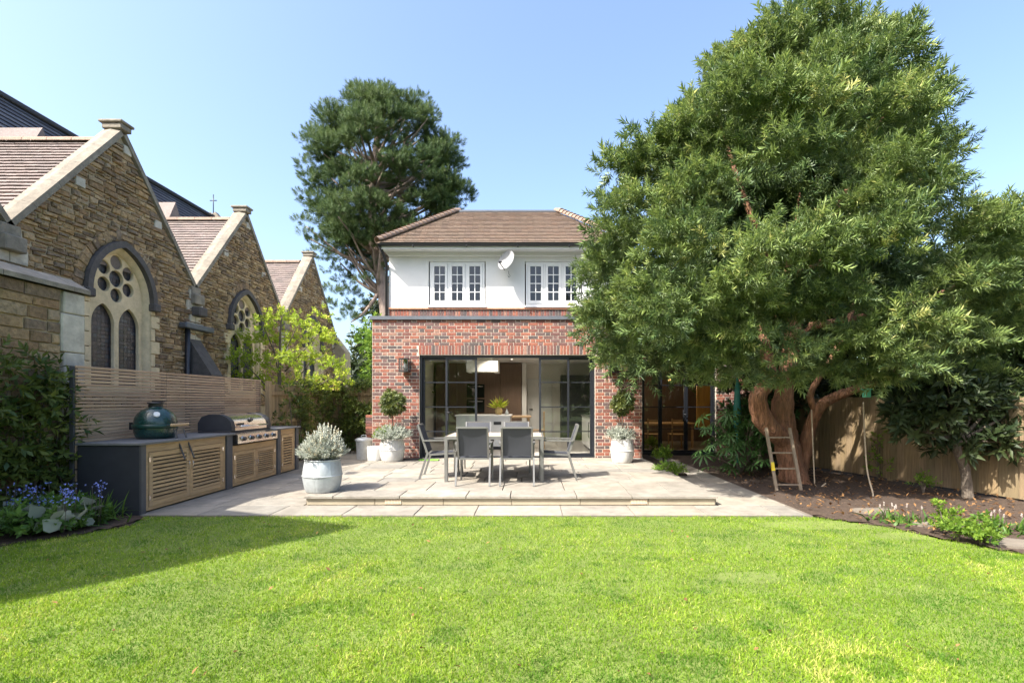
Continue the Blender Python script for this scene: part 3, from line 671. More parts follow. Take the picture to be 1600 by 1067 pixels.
BB(3.2,4.9,14.4,15.3,.74,.78,b=.006).build('tabletop',M['chairwood'],t)
for x in (3.3,4.8):
    for y in (14.5,15.2): MB().bar((x,y,.04),(x,y,.739),.06).build('leg',M['chairwood'],t)
def inner_chair(x,y,lab):
    c=thing('dining_chair',lab,'chair',(x,y,.04),'indoor dining chairs')
    for sx in (-.19,.19): MB().bar((x+sx,y,.04),(x+sx,y,.92),.035).build('leg',M['chairwood'],c); MB().bar((x+sx,y+.38,.04),(x+sx,y+.38,.45),.035).build('leg',M['chairwood'],c)
    BB(x-.22,x+.22,y-.02,y+.41,.452,.48,b=.006).build('seat',M['chairwood'],c)
    for z in (.6,.72,.84): BB(x-.17,x+.17,y-.012,y+.012,z,z+.05,b=.004).build('slat',M['chairwood'],c)
inner_chair(3.55,14.0,'indoor wooden ladder-back chair behind the left dark pane'); inner_chair(4.25,14.0,'indoor wooden ladder-back chair nearest the amber panel')
for i,(x,y,z) in enumerate(((3.62,13.9,2.02),(3.72,14.6,2.05),(4.02,13.9,2.02),(4.16,14.6,2.05))):
    p=thing('pendant_lamp',['first','second','third','fourth'][i]+' glowing pendant bulb from the left in the right-hand room','pendant lamp',(x,y,z),'pendant bulbs')
    MB().lathe([(.001,-.05),(.03,-.04),(.042,-.01),(.035,.025),(.015,.05)],(x,y,z),14).build('bulb',M['bulb'],p); MB().tube([(x,y,z+.05),(x,y,2.599)],.006,6).build('cord',M['black'],p)
    l=bpy.data.lights.new('bulb_light','POINT'); l.energy=2.5; l.color=(1,.72,.42); l.shadow_soft_size=.045; lo=bpy.data.objects.new('bulb_light',l); COL.objects.link(lo); lo.parent=p; lo.location=(0,0,-.12)
# ------------------------------------------------------------------ wall lanterns, satellite dish
def lantern(x,z,lab):
    l=thing('wall_lantern',lab,'lantern',(x,HY,z-.15),'wall lanterns')
    y1=HY-.016; y0=y1-.25; w_=.095
    BB(x-.05,x+.05,y1-.02,y1,z-.14,z+.14,b=.003).build('back_plate',M['black'],l)
    f=MB()
    for sx in (-1,1):
        for yy in (y0,y1-.04): f.box(x+sx*w_-.008,x+sx*w_+.008,yy,yy+.016,z-.13,z+.13)
    f.box(x-w_-.012,x+w_+.012,y0-.006,y1-.021,z+.131,z+.15).box(x-w_-.012,x+w_+.012,y0-.006,y1-.021,z-.15,z-.131); f.build('cage',M['black'],l)
    g_=MB()
    g_.add([(x-w_,y0+.006,z-.13),(x+w_,y0+.006,z-.13),(x+w_,y0+.006,z+.13),(x-w_,y0+.006,z+.13)],[(0,1,2,3)]); g_.build('pane',M['lamp_glass'],l)
    for sx in (-1,1): MB().add([(x+sx*w_,y0+.016,z-.13),(x+sx*w_,y1-.04,z-.13),(x+sx*w_,y1-.04,z+.13),(x+sx*w_,y0+.016,z+.13)],[(0,1,2,3)]).build('pane',M['lamp_glass'],l)
    MB().lathe([(.001,-.06),(.022,-.04),(.022,.03),(.012,.05),(.012,.09)],(x,(y0+y1)/2,z),12).build('lamp',M['white'],l)
lantern((635-VX)*HY/FPX,2.23,'black box wall lantern on brick left of the doors'); lantern((957-VX)*HY/FPX,2.21,'black box wall lantern partly under the tree branches')
ds=thing('satellite_dish','grey satellite dish under the eaves between upstairs windows','satellite dish',(-.62,H2,4.9))
c=Vector((-.60,H2-.42,4.98)); ax=Vector((-.55,-.75,.32)).normalized(); q=ax.to_track_quat('Z','Y')
mb=MB(); n=28; R_=.27; vs=[]
for j in range(6):
    rr=R_*j/5
    for k in range(n): a=6.2832*k/n; vs.append(c+q@Vector((rr*.92*math.cos(a),rr*math.sin(a),.07*(rr/R_)**2)))
mb.add(vs,[(j*n+k,j*n+(k+1)%n,(j+1)*n+(k+1)%n,(j+1)*n+k) for j in range(5) for k in range(n)],True); mb.build('reflector',M['dish'],ds)
f0=c+q@Vector((0,-.2,.28)); MB().tube([c+q@Vector((0,-.27,.03)),f0],.012,8).build('feed_arm',M['black'],ds); MB().tube([f0,f0-(f0-c).normalized()*.09],[.03,.022],10).build('receiver_head',M['black'],ds)
MB().tube([c-ax*.02,c-ax*.1+Vector((0,.05,.1)),(-.66,H2-.1,5.28)],.016,8).build('mount',M['black'],ds)
MB().tube([c+Vector((.02,-.02,-.25)),c+Vector((.03,-.03,-.33)),c+Vector((.07,-.02,-.38)),c+Vector((.03,.02,-.40)),c+Vector((-.0,.1,-.33)),c+Vector((.0,.38,-.27))],.006,6).build('cable',M['black'],ds)
# ------------------------------------------------------------------ the church
CX=-7.5; FT=3.9; AP=6.25; GW=3.85; G0=6.95; NAVE=-13.2
church=thing('church','brown rubble stone church with a row of steep gables, traceried windows and tiled roofs','church',(CX,12.7,0))
xfC=lambda u,z,d:(CX+d,u,z)
def half(z,w_,rise,spring):
    if z<=spring: return w_
    R_=(w_*w_+rise*rise)/(2*w_); k=R_*R_-(z-spring)**2
    return max(math.sqrt(k)-(R_-w_),0) if k>0 else 0
SP,RI,HW=3.32,.90,.66
stones=[]; walls=[]
def gable(i,yc,window=True,apex=AP,hw=GW/2,foot=FT):
    par=None
    def spans(z):
        if z<foot: a,b=yc-hw,yc+hw
        else: h=hw*(apex-z)/(apex-foot); a,b=yc-h,yc+h
        if window and 1.55<z<SP+RI+.04:
            q=half(z,HW,RI,SP)+.0
            return [(a,yc-q),(yc+q,b)]
        return [(a,b)]
    mb=MB(); z=0.
    zs=list(np.arange(0,apex,.1))+[apex-.001]
    for a,b in zip(zs,zs[1:]):
        s0,s1=spans(a+.0005),spans(b-.0005)
        if len(s0)!=len(s1): s0=s1=spans((a+b)/2)
        for (p,q),(r_,s) in zip(s0,s1): mb.add([xfC(p,a,0),xfC(q,a,0),xfC(s,b,0),xfC(r_,b,0)],[(0,1,2,3)])
    w_=mb.build('gable_wall',M['stonemortar'],church)
    def sp2(z):                                       # keep clear of quoins and arch stones
        out=[]
        for (a,b) in spans(z):
            out.append((a,b))
        if window and len(out)==2:
            k=.16 if z>SP-.1 else .11
            out=[(out[0][0],out[0][1]-k),(out[1][0]+k,out[1][1])]
        return out
    qs=rubble_rows(1.3,apex-.15,.06,.12,sp2,.09,.25,.022)
    return w_,qs
gw=[]
for i in range(4):
    yc=G0+GW*(i-1)+GW/2
    w_,qs=gable(i,yc,window=i>0); gw.append((w_,yc,qs))
cand=[]
for w_,yc,qs in gw[1:]:
    for q in qs:
        yy=sum(p[0] for p in q)/4; zz=sum(p[1] for p in q)/4
        ar=abs(q[1][0]-q[0][0])*abs(q[2][1]-q[1][1])
        hidden=zz<1.42+(1.9-1.42)*7.5/5.66*1.0
        cand.append((0 if hidden else ar/yy**2,w_,q))
cand.sort(key=lambda c:-c[0])
for k,(a,w_,q) in enumerate(cand[:300]):
    mb=MB(); piece(mb,q,random.uniform(.015,.06),xfC,.016,.010); mb.build('stone',M['stone'],w_)
rest={}
for a,w_,q in cand[300:]: piece(rest.setdefault(w_,MB()),q,random.uniform(.015,.06),xfC,.016,.010)
for q in gw[0][2]: piece(rest.setdefault(gw[0][0],MB()),q,.03,xfC,.014,.008)
for w_,mb in rest.items(): o=mb.build('stonework',M['stone'],w_); o['kind']='stuff'
# copings, kneelers, apex stones, quoins
for i,(w_,yc,qs) in enumerate(gw):
    hw=GW/2
    for s in (-1,1):
        a=Vector((0,yc+s*(hw+.03),FT-.06)); b=Vector((0,yc,AP+.02)); d=(b-a); n_=5
        up=Vector((0,-d.z*s*-1,0)); nrm=Vector((0,s*(AP-FT),hw)).normalized()
        for k in range(n_):
            p=a+d*(k/n_)+d.normalized()*.004; q=a+d*((k+1)/n_)
            mb=MB(); vs=[]
            for e in (p,q):
                for (x,h) in ((CX-.24,.0),(CX+.07,.0),(CX+.07,.085),(CX-.08,.12),(CX-.24,.10)): vs.append(Vector((x,e.y,e.z))+nrm*h)
            mb.add(vs,[(0,1,2,3,4),(9,8,7,6,5)]+[(j,5+j,5+(j+1)%5,(j+1)%5) for j in range(5)]); mb.build('coping_stone',M['coping'],w_)
        # quoins at the foot
        for j in range(5):
            zz=FT-.25-.24*j; wd=.26 if j%2 else .17; u0=yc+s*hw; mb=MB()
            piece(mb,sorted([(u0,zz),(u0-s*wd,zz)])+sorted([(u0,zz+.225),(u0-s*wd,zz+.225)],reverse=True),.05,xfC,.008); mb.build('quoin',M['paleblock'],w_)
        if s==1:
            BB(CX-.22,CX+.075,yc+hw-.14,yc+hw+.14,FT-.118,FT+.05,b=.012).build('valley_stone',M['coping'],w_)
            BB(CX-.1,CX+.16,yc+hw-.15,yc+hw+.15,FT-.34,FT-.12,b=.015).build('kneeler',M['coping'],w_)
    BB(CX-.24,CX+.12,yc-.12,yc+.12,AP+.09,AP+.19,b=.015).build('apex_stone',M['coping'],w_); BB(CX-.28,CX+.15,yc-.15,yc+.15,AP+.192,AP+.24,b=.012).build('apex_cap',M['coping'],w_)
    # pale putlog blocks
    for (dy,zz) in ((-.82,5.05),(.86,4.95),(.12,6.05)):
        mb=MB(); piece(mb,[(yc+dy-.09,zz-.08),(yc+dy+.09,zz-.08),(yc+dy+.09,zz+.08),(yc+dy-.09,zz+.08)],.045,xfC,.008); mb.build('pale_block',M['paleblock'],w_)
    # roof behind the gable
    e=.02; rz0,rz1=FT-.06,AP-.10
    rm=MB().add([(CX-.1,yc-hw,rz0),(CX-.1,yc,rz1),(CX-.1,yc+hw,rz0),(NAVE-1,yc-hw,rz0),(NAVE-1,yc,rz1),(NAVE-1,yc+hw,rz0)],[(0,1,4,3),(1,2,5,4),(0,2,1)])
    r_=rm.build('aisle_roof',M['ctile'],church)
    sl_=math.hypot(hw,rz1-rz0); mb=MB()
    tile_field(mb,(CX-.1,yc-hw,rz0),(-1,0,0),(0,hw,rz1-rz0),(0,-(rz1-rz0),hw),sl_,lambda v:(0,NAVE*-1+CX-.3),gauge=.11,tw=.19,gap=.009,jit=.008)
    o=mb.build('roof_tiles',M['ctile'],r_); o['kind']='stuff'
    x=CX-.35
    for k in range(10):
        m_=MB(); nn=6; vs=[]
        for xx in (x,x-.44):
            for j in range(nn+1): a=math.pi*j/nn; vs.append((xx,yc+.11*math.cos(a),rz1-.02+.10*math.sin(a)))
        m_.add(vs,[(j,j+1,nn+2+j,nn+1+j) for j in range(nn)],True); m_.build('ridge_tile',M['bonnet'],r_); x-=.45
# side walls, the nave with its dark slate roof
NR=9.0; nv=MB().add([(NAVE+4.2,-2,3.6),(NAVE,-2,NR),(NAVE-4.2,-2,3.6),(NAVE+4.2,20.2,3.6),(NAVE,20.2,NR),(NAVE-4.2,20.2,3.6)],[(0,1,4,3),(1,2,5,4),(3,4,5),(0,2,1)])
nv=nv.build('nave_roof',M['slate'],church)
mb=MB(); sl_=math.hypot(4.2,NR-3.6); tile_field(mb,(NAVE+4.2,0,3.6),(0,1,0),(-4.2,0,NR-3.6),(NR-3.6,0,4.2),sl_,lambda v:(3,20.2),gauge=.2,tw=.36)
o=mb.build('slates',M['slate'],nv); o['kind']='stuff'
B(NAVE-4,NAVE+4,-2,20.1,0,3.6).build('nave_wall',M['stonemortar'],church)
BB(NAVE-.12,NAVE+.12,3,20.3,NR-.04,NR+.10,b=.03).build('nave_ridge',M['slate'],nv)
for yy in (20.2,):
    for s in (-1,1):
        MB().bar((NAVE,yy+.05,NR+.18),(NAVE+s*4.2,yy+.05,3.75),.28,.22,up=(0,1,0)).build('nave_coping',M['coping'],church)
    MB().tube([(NAVE,yy,NR+.2),(NAVE,yy,NR+1.0)],.018,6).tube([(NAVE-.14,yy,NR+.75),(NAVE+.14,yy,NR+.75)],.018,6).build('cross_finial',M['black'],church)
for yy in (10.55,14.5):
    zc=7.1; xx=-11.9
    MB().add([(xx+1.3,yy-.55,zc-.9),(xx+1.3,yy+.55,zc-.9),(xx+1.3,yy,zc+.25),(xx-1.2,yy-.55,zc-.9),(xx-1.2,yy+.55,zc-.9),(xx-1.2,yy,zc+.25)],[(0,1,2),(0,2,5,3),(1,4,5,2)]).build('roof_vent',M['ctile'],church)
# windows with tracery
def circ(cx,cz,r,n=20): return [(cx+r*math.cos(6.2832*k/n),cz+r*math.sin(6.2832*k/n)) for k in range(n)]
def pointed(w_,z0,spring,rise,cx=0,n=10):
    R_=(w_*w_+rise*rise)/(2*w_); p=[(cx-w_,z0),(cx+w_,z0)]; am=math.acos((R_-w_)/R_)
    p+=[(cx-(R_-w_)+R_*math.cos(am*k/n),spring+R_*math.sin(am*k/n)) for k in range(n+1)]
    p+=[(cx+(R_-w_)-R_*math.cos(am*k/n),spring+R_*math.sin(am*k/n)) for k in range(n-1,-1,-1)]
    return p
M['leaded']=mat('leaded_glass',[(.03,.032,.045),(.05,.04,.045),(.035,.045,.06),(.06,.05,.05),(.025,.025,.035)],.3,25,.4,.4,40)
for i,(w_,yc,qs) in enumerate(gw[1:]):
    win=thing('church_window',None,None,(CX,yc,1.6)); win.parent=church; win.location=WL[win]-WL[church]
    win['label']=['nearest pointed church window with six-petal rose','middle pointed church window behind lime green tree','farthest pointed church window behind tree crown'][i]
    xf=lambda u,v,d:(CX-.10+d,yc+u,v)
    loops=[pointed(.585,1.6,SP,.80)]
    rz=SP+.33; loops.append(circ(0,rz,.158,18))
    for k in range(6): a=math.pi/6+k*math.pi/3; loops.append(circ(.30*math.cos(a),rz+.30*math.sin(a),.134,16))
    for s in (-1,1): loops.append(pointed(.236,1.7,2.80,.36,s*.278,8))
    plate('tracery',loops,.05,M['ashlar'],xf,win,bevel=.008)
    # reveal: splayed moulding ring
    o_=pointed(.66,1.6,SP,.90,0,10); i_=pointed(.58,1.6,SP,.79,0,10); n=len(o_); mb=MB()
    vs=[(CX+.02,yc+u,v) for u,v in o_]+[(CX-.03,yc+u,v) for u,v in i_]+[(CX-.2,yc+u,v) for u,v in i_]
    mb.add(vs,[(k,k+1,n+k+1,n+k) for k in range(1,n-1)]+[(n+k,n+k+1,2*n+k+1,2*n+k) for k in range(1,n-1)]+[(n-1,0,n,2*n-1),(2*n-1,n,2*n,3*n-1)],True); mb.build('reveal',M['ashlar'],win)
    # dark hood mould with stops
    h1=pointed(.76,1.6,SP,1.02,0,12)[2:]; h0=pointed(.66,1.6,SP,.90,0,12)[2:]; mb=MB(); n=len(h1); vs=[]
    for (a,b),(c_,d_) in zip(h0,h1): vs+=[(CX+.0,yc+a,b),(CX+.11,yc+a,b),(CX+.11,yc+c_,d_),(CX+.0,yc+c_,d_)]
    mb.add(vs,[(4*k+j,4*k+4+j,4*k+4+(j+1)%4,4*k+(j+1)%4) for k in range(n-1) for j in range(4)]); mb.build('hood_mould',M['hood'],win)
    for s in (-1,1): BB(CX-.0,CX+.15,yc+s*.72-.08,yc+s*.72+.08,SP-.14,SP+.01,b=.02).build('hood_stop',M['hood'],win)
    # voussoirs
    n=22; v1=pointed(.94,1.6,SP,1.22,0,11)[2:]; v0=pointed(.77,1.6,SP,1.03,0,11)[2:]
    for k in range(len(v0)-1):
        (a,b),(c_,d_)=v0[k],v0[k+1]; (e,f),(g_,h_)=v1[k],v1[k+1]; mb=MB(); piece(mb,[(yc+a,b),(yc+e,f),(yc+g_,h_),(yc+c_,d_)],random.uniform(.03,.05),xfC,.008,.004); mb.build('arch_stone',M['stone'],win)
    # toothed jamb stones
    for s in (-1,1):
        z=1.6; k=0
        while z<SP-.16:
            wd=.22 if k%2 else .10; a,b=sorted((yc+s*.66,yc+s*(.66+wd))); mb=MB(); piece(mb,[(a,z+.003),(b,z+.003),(b,z+.247),(a,z+.247)],.052,xfC,.006); mb.build('jamb_stone',M['ashlar'],win); z+=.25;k+=1
    gl=MB()
    for iu in range(14):
        for iz in range(36):
            u=-.56+iu*.08; z=1.7+iz*.07; t_=random.uniform(-.003,.003)
            gl.add([(CX-.138+t_,yc+u+.004,z+.004),(CX-.138-t_,yc+u+.076,z+.004),(CX-.138-t_,yc+u+.076,z+.066),(CX-.138+t_,yc+u+.004,z+.066)],[(0,1,2,3)])
    o=gl.build('leaded_panes',M['leaded'],win); o['kind']='stuff'; B(CX-.19,CX-.152,yc-.6,yc+.6,1.6,4.2).build('lead_backing',M['black'],win)
# rainwater pipe, hopper and lean-to between the first two gables
yv=G0+GW
MB().tube([(CX+.1,yv-.32,3.02),(CX+.1,yv-.32,0)],.05,10).build('rain_pipe',M['black'],church); BB(CX+.03,CX+.2,yv-.5,yv+.42,2.98,3.1,b=.02).build('lead_gutter',M['lead'],church)
BB(CX+.02,CX+.24,yv-.13,yv+.13,3.3,3.5,b=.02).build('gutter_corbel',M['hood'],church)
MB().add([(CX+.01,yv-.22,2.85),(CX+.01,yv+.16,2.85),(CX+.55,yv+.16,2.0),(CX+.55,yv-.22,2.0),(CX+.01,yv-.22,1.2),(CX+.01,yv+.16,1.2),(CX+.55,yv+.16,1.2),(CX+.55,yv-.22,1.2)],[(0,3,2,1),(3,7,6,2),(0,4,7,3),(1,2,6,5)]).build('buttress',M['hood'],church)
ye=G0+3*GW
MB().add([(CX,ye-.1,0),(CX+.55,ye-.1,0),(CX+.55,ye+.45,0),(CX,ye+.45,0),(CX,ye-.1,3.9),(CX+.45,ye-.1,3.3),(CX+.45,ye+.45,3.3),(CX,ye+.45,3.9)],[(0,1,5,4),(1,2,6,5),(2,3,7,6),(4,5,6,7)]).build('buttress',M['stonemortar'],church)
# the tall gabled transept beside the lawn (added outside the frame, outline shaped to cast the lawn shadow)
tr=MB(); P_=[(.1,0),(5.0,0),(5.0,3.2),(.73,8.31),(.1,5.5)]; n=5
tr.add([(CX,y,z) for y,z in P_]+[(CX-5,y,z) for y,z in P_],[(0,1,2,3,4),(9,8,7,6,5)]+[(k,5+k,5+(k+1)%5,(k+1)%5) for k in range(5)])
tr.build('unseen_transept',M['stonemortar'],church)
# ------------------------------------------------------------------ tall garden wall on the left
GX=-6.0
gwall=thing('garden_wall','tall coursed rubble garden wall with sloping coping and pale end pier','wall',(GX,4.5,0))
B(GX-.35,GX,1.2,6.47,0,2.84).build('wall_core',M['stonemortar'],gwall)
xfG=lambda u,z,d:(GX+d,u,z)
qs=rubble_rows(.05,2.84,.09,.17,lambda z:[(4.9,6.18)],.16,.42,.014)
for q in qs: mb=MB(); piece(mb,q,random.uniform(.015,.035),xfG,.012,.008); mb.build('stone',M['stone'],gwall)
o=MB()
for q in rubble_rows(.05,2.84,.09,.17,lambda z:[(1.2,4.9)],.2,.5,.014): piece(o,q,.025,xfG,.012,.008)
o=o.build('stonework',M['stone'],gwall); o['kind']='stuff'
z=.0
for k,h_ in enumerate((.55,.48,.6,.42,.5,.28)):
    BB(GX-.02,GX+.05,6.17+(.03 if k%2 else 0),6.49,z+.004,z+h_-.004,b=.012).build('pier_block',M['paleblock'],gwall); z+=h_
y=1.2
while y<6.5:
    e=min(y+.85,6.53)
    MB().add([(GX+.09,a,zz) for a in (y+.004,e-.004) for zz in (2.842,2.90)]+[(GX-.18,a,3.05) for a in (y+.004,e-.004)]+[(GX-.44,a,zz) for a in (y+.004,e-.004) for zz in (2.90,2.842)],
       [(0,2,3,1),(1,3,5,4),(4,5,8,6),(6,8,9,7),(0,1,4,6,7),(2,9,8,5,3)]).build('coping_stone',M['coping'],gwall); y=e
# ------------------------------------------------------------------ slatted cedar screen
SX=-5.66
scr=thing('slatted_screen','horizontal cedar slat screen behind the outdoor kitchen','screen',(SX,8.1,0))
ys=[6.05,7.55,8.98,10.2]
for yy in (6.07,7.56,8.99,10.17): BB(SX-.08,SX-.02,yy-.03,yy+.03,0,1.86,b=.004).build('post',M['greypost'],scr)
npit=.0445
for k in range(22):
    z=.9+k*npit
    for a,b in zip(ys,ys[1:]):
        BB(SX-.019+random.uniform(-.0015,.0015),SX,a+.002,b-.002,z,z+.032,b=.003).build('slat',M['cedar'],scr)
for k in range(5): BB(SX-.019,SX,6.05,10.2,.1+k*.16,.1+k*.16+.145,b=.003).build('slat',M['cedar'],scr)
# ------------------------------------------------------------------ outdoor kitchen counter
KX=-4.85; KB=-5.62
kt=thing('outdoor_kitchen','outdoor kitchen counter with slatted oak cupboard doors and charcoal end panel','outdoor kitchen',(KX-.4,8,0))
BB(KB,KX-.0,6.02,6.045,.01,.872,b=.003).build('end_panel',M['charcoal'],kt)
for a,b in ((6.047,6.13),(7.76,7.905),(9.31,9.43),(10.04,10.15)): BB(KB+.02,KX,a,b,.01,.872,b=.004).build('dark_post',M['greypost'],kt)
BB(KB-.01,KX+.03,6.0,7.93,.875,.905,b=.004).build('worktop',M['worktop'],kt); BB(KB-.01,KX+.03,9.2,10.18,.875,.905,b=.004).build('worktop',M['worktop'],kt); BB(KB-.01,KB+.16,7.931,9.199,.875,.905,b=.004).build('worktop',M['worktop'],kt)
B(KB,KB+.02,6.05,10.1,.01,.87).build('back_panel',M['charcoal'],kt)
def cupboard(y0,y1,ztop,ndoor):
    fx=KX-.03
    f=MB().box(fx-.03,fx,y0,y1,ztop-.10,ztop).box(fx-.03,fx,y0,y0+.07,.03,ztop-.10).box(fx-.03,fx,y1-.07,y1,.03,ztop-.10).box(fx-.029,fx-.001,y0+.07,y1-.07,.03,.07)
    f.build('face_frame',M['oakdoor'],kt); B(fx-.2,fx-.18,y0,y1,.03,ztop-.02).build('dark_interior',M['black'],kt)
    dw=(y1-y0-.14)/ndoor
    for k in range(ndoor):
        a=y0+.07+k*dw+.004; b=a+dw-.008; zb,zt=.075,ztop-.106; s=.06
        d=MB().box(fx-.022,fx+.008,a,a+s,zb,zt).box(fx-.022,fx+.008,b-s,b,zb,zt).box(fx-.022,fx+.008,a+s,b-s,zt-s,zt).box(fx-.022,fx+.008,a+s,b-s,zb,zb+s).build('door',M['oakdoor'],kt)
        n=11; h_=(zt-zb-2*s)/n
        for j in range(n):
            z=zb+s+j*h_; MB().add([(fx-.018,a+s,z+.012),(fx+.004,a+s,z+.004),(fx+.004,a+s,z+h_*.62),(fx-.018,a+s,z+h_*.75),(fx-.018,b-s,z+.012),(fx+.004,b-s,z+.004),(fx+.004,b-s,z+h_*.62),(fx-.018,b-s,z+h_*.75)],[(0,3,2,1),(4,5,6,7),(1,2,6,5),(2,3,7,6),(0,1,5,4),(0,4,7,3)]).build('slat',M['oakdoor'],d)
        hy=a if (k==0) else b
        for zz in (zb+.08,zt-.12): MB().box(fx+.0085,fx+.013,hy-.012,hy+.02,zz,zz+.06).build('hinge',M['steel'],d)
        if ndoor>1: hy=(b-.03) if k==0 else a+.03; MB().tube([(fx+.008,hy,zt-.3),(fx+.03,hy,zt-.29),(fx+.03,hy,zt-.2),(fx+.008,hy,zt-.19)],.005,6).build('handle',M['steel'],d)
cupboard(6.132,7.758,.872,2); cupboard(7.907,9.308,.69,2); cupboard(9.432,10.038,.872,1)
# ------------------------------------------------------------------ green ceramic egg barbecue
ex,ey=-5.25,6.80
eg=thing('ceramic_barbecue','dark green egg-shaped ceramic barbecue set into the worktop','barbecue',(ex,ey,.905))
MB().lathe([(.0,.0),(.21,.0),(.235,.05),(.247,.10),(.25,.145)],(ex,ey,.906),40).build('base',M['egg'],eg)
MB().lathe([(.235,.147),(.262,.147),(.264,.172),(.264,.174),(.264,.198),(.235,.2)],(ex,ey,.906),40).build('band',M['eggband'],eg)
MB().lathe([(.25,.2),(.249,.23),(.235,.29),(.205,.345),(.16,.39),(.115,.417),(.085,.428),(.08,.44)],(ex,ey,.906),40).build('lid',M['egg'],eg)
ch=MB().lathe([(.0,.44),(.082,.44),(.086,.455),(.08,.475),(.083,.478),(.098,.48),(.098,.498),(.06,.505),(0,.506)],(ex,ey,.906),28).build('chimney_cap',M['black'],eg)
MB().box(ex-.04,ex+.12,ey-.02,ey+.02,1.413,1.43).build('vent_plate',M['black'],ch)
dg_=Vector((ex+.13,ey-.15,1.23)); MB().tube([dg_,dg_+Vector((.02,-.024,.018))],.036,20).build('thermometer',M['white'],eg)
MB().tube([(ex+.264,ey-.14,1.09),(ex+.34,ey-.13,1.095),(ex+.34,ey+.13,1.095),(ex+.264,ey+.14,1.09)],.008,6).build('handle_bracket',M['black'],eg)
BB(ex+.32,ex+.36,ey-.17,ey+.17,1.075,1.115,b=.012).build('handle',M['oakdoor'],eg)
for yy in (-.06,.12): MB().bar((ex+.30,ey+yy,1.03),(ex+.44,ey+yy+.02,.62),.025,.012).build('side_shelf_arm',M['greypost'],eg)
MB().box(ex-.29,ex-.255,ey-.1,ey+.1,1.03,1.13).build('hinge',M['black'],eg)
# ------------------------------------------------------------------ stainless gas grill
gr=thing('gas_grill','stainless steel gas grill with rounded hood and five knobs','barbecue',(-5.2,8.55,.7))
y0,y1=7.98,9.18
BB(-5.46,-4.93,y0-.02,y1+.02,.70,.93,b=.006).build('firebox',M['charcoal'],gr)
prof=[(-4.93,.935),(-4.925,1.0),(-4.95,1.08),(-5.02,1.15),(-5.12,1.19),(-5.28,1.195),(-5.40,1.15),(-5.46,1.05),(-5.46,.935)]
n=len(prof); hm=MB(); a_,b_=y0+.10,y1-.10
hm.add([(x,y,z) for y in (a_,b_) for x,z in prof],[(k,n+k,n+k+1,k+1) for k in range(n-1)],True); hm.build('hood',M['steel'],gr)
for a,b,mt_ in ((y0,a_-.001,'charcoal'),(b_+.001,y1,'charcoal')):
    e=MB().add([(x+(.012 if x>-5.2 else -.012),y,z+(.012 if z>1 else 0)) for y in (a,b) for x,z in prof],[tuple(range(n)),tuple(reversed(range(n,2*n)))]+[(k,n+k,n+k+1,k+1) for k in range(n-1)]); e.build('hood_end',M[mt_],gr)
MB().tube([(-4.90,a_+.1,1.0),(-4.865,a_+.1,1.005),(-4.865,b_-.1,1.005),(-4.90,b_-.1,1.0)],.013,8).build('hood_handle',M['chrome'],gr)
tq=Vector((-4.955,8.58,1.10)); MB().tube([tq,tq+Vector((.02,0,.012))],.04,20).build('thermometer',M['black'],gr); MB().box(-4.93,-4.922,8.16,8.34,1.02,1.055).build('badge',M['charcoal'],gr)
MB().add([(-4.93,y,.90) for y in (y0-.02,y1+.02)]+[(-4.80,y,.87) for y in (y0-.02,y1+.02)]+[(-4.80,y,.725) for y in (y0-.02,y1+.02)]+[(-4.93,y,.71) for y in (y0-.02,y1+.02)],[(0,2,3,1),(2,4,5,3),(4,6,7,5),(0,6,4,2),(1,3,5,7)]).build('control_panel',M['steel'],gr)
for k in range(5):
    yy=y0+.13+k*.235; kn=MB().tube([(-4.80,yy,.80),(-4.79,yy,.80)],.05,18).build('knob_bezel',M['chrome'],gr); MB().tube([(-4.79,yy,.80),(-4.755,yy,.80)],[.036,.03],16).build('knob',M['knob'],kn)
# ------------------------------------------------------------------ garden dining set
tb=thing('garden_table','rectangular garden table with timber board top and grey metal legs','table',(-.59,8.2,TZ))
ta,tc,td,te=-1.38,.20,7.72,8.72; tz=TZ+.70
for k in range(6):
    w_=(te-td-.06)/6; BB(ta+.03,tc-.03,td+.03+k*w_+.002,td+.03+(k+1)*w_-.002,tz+.006,tz+.026,b=.003).build('board',M['tabletop'],tb)
fm=MB().box(ta,tc,td,td+.028,tz-.025,tz+.024).box(ta,tc,te-.028,te,tz-.025,tz+.024).box(ta,ta+.028,td+.028,te-.028,tz-.025,tz+.024).box(tc-.028,tc,td+.028,te-.028,tz-.025,tz+.024).box(ta+.028,tc-.028,td+.03,te-.03,tz-.02,tz+.004); fm.build('frame',M['alu'],tb)
for x in (ta,tc-.055):
    for y in (td,te-.055): BB(x,x+.055,y,y+.055,TZ,tz-.026,b=.004).build('leg',M['alu'],tb)
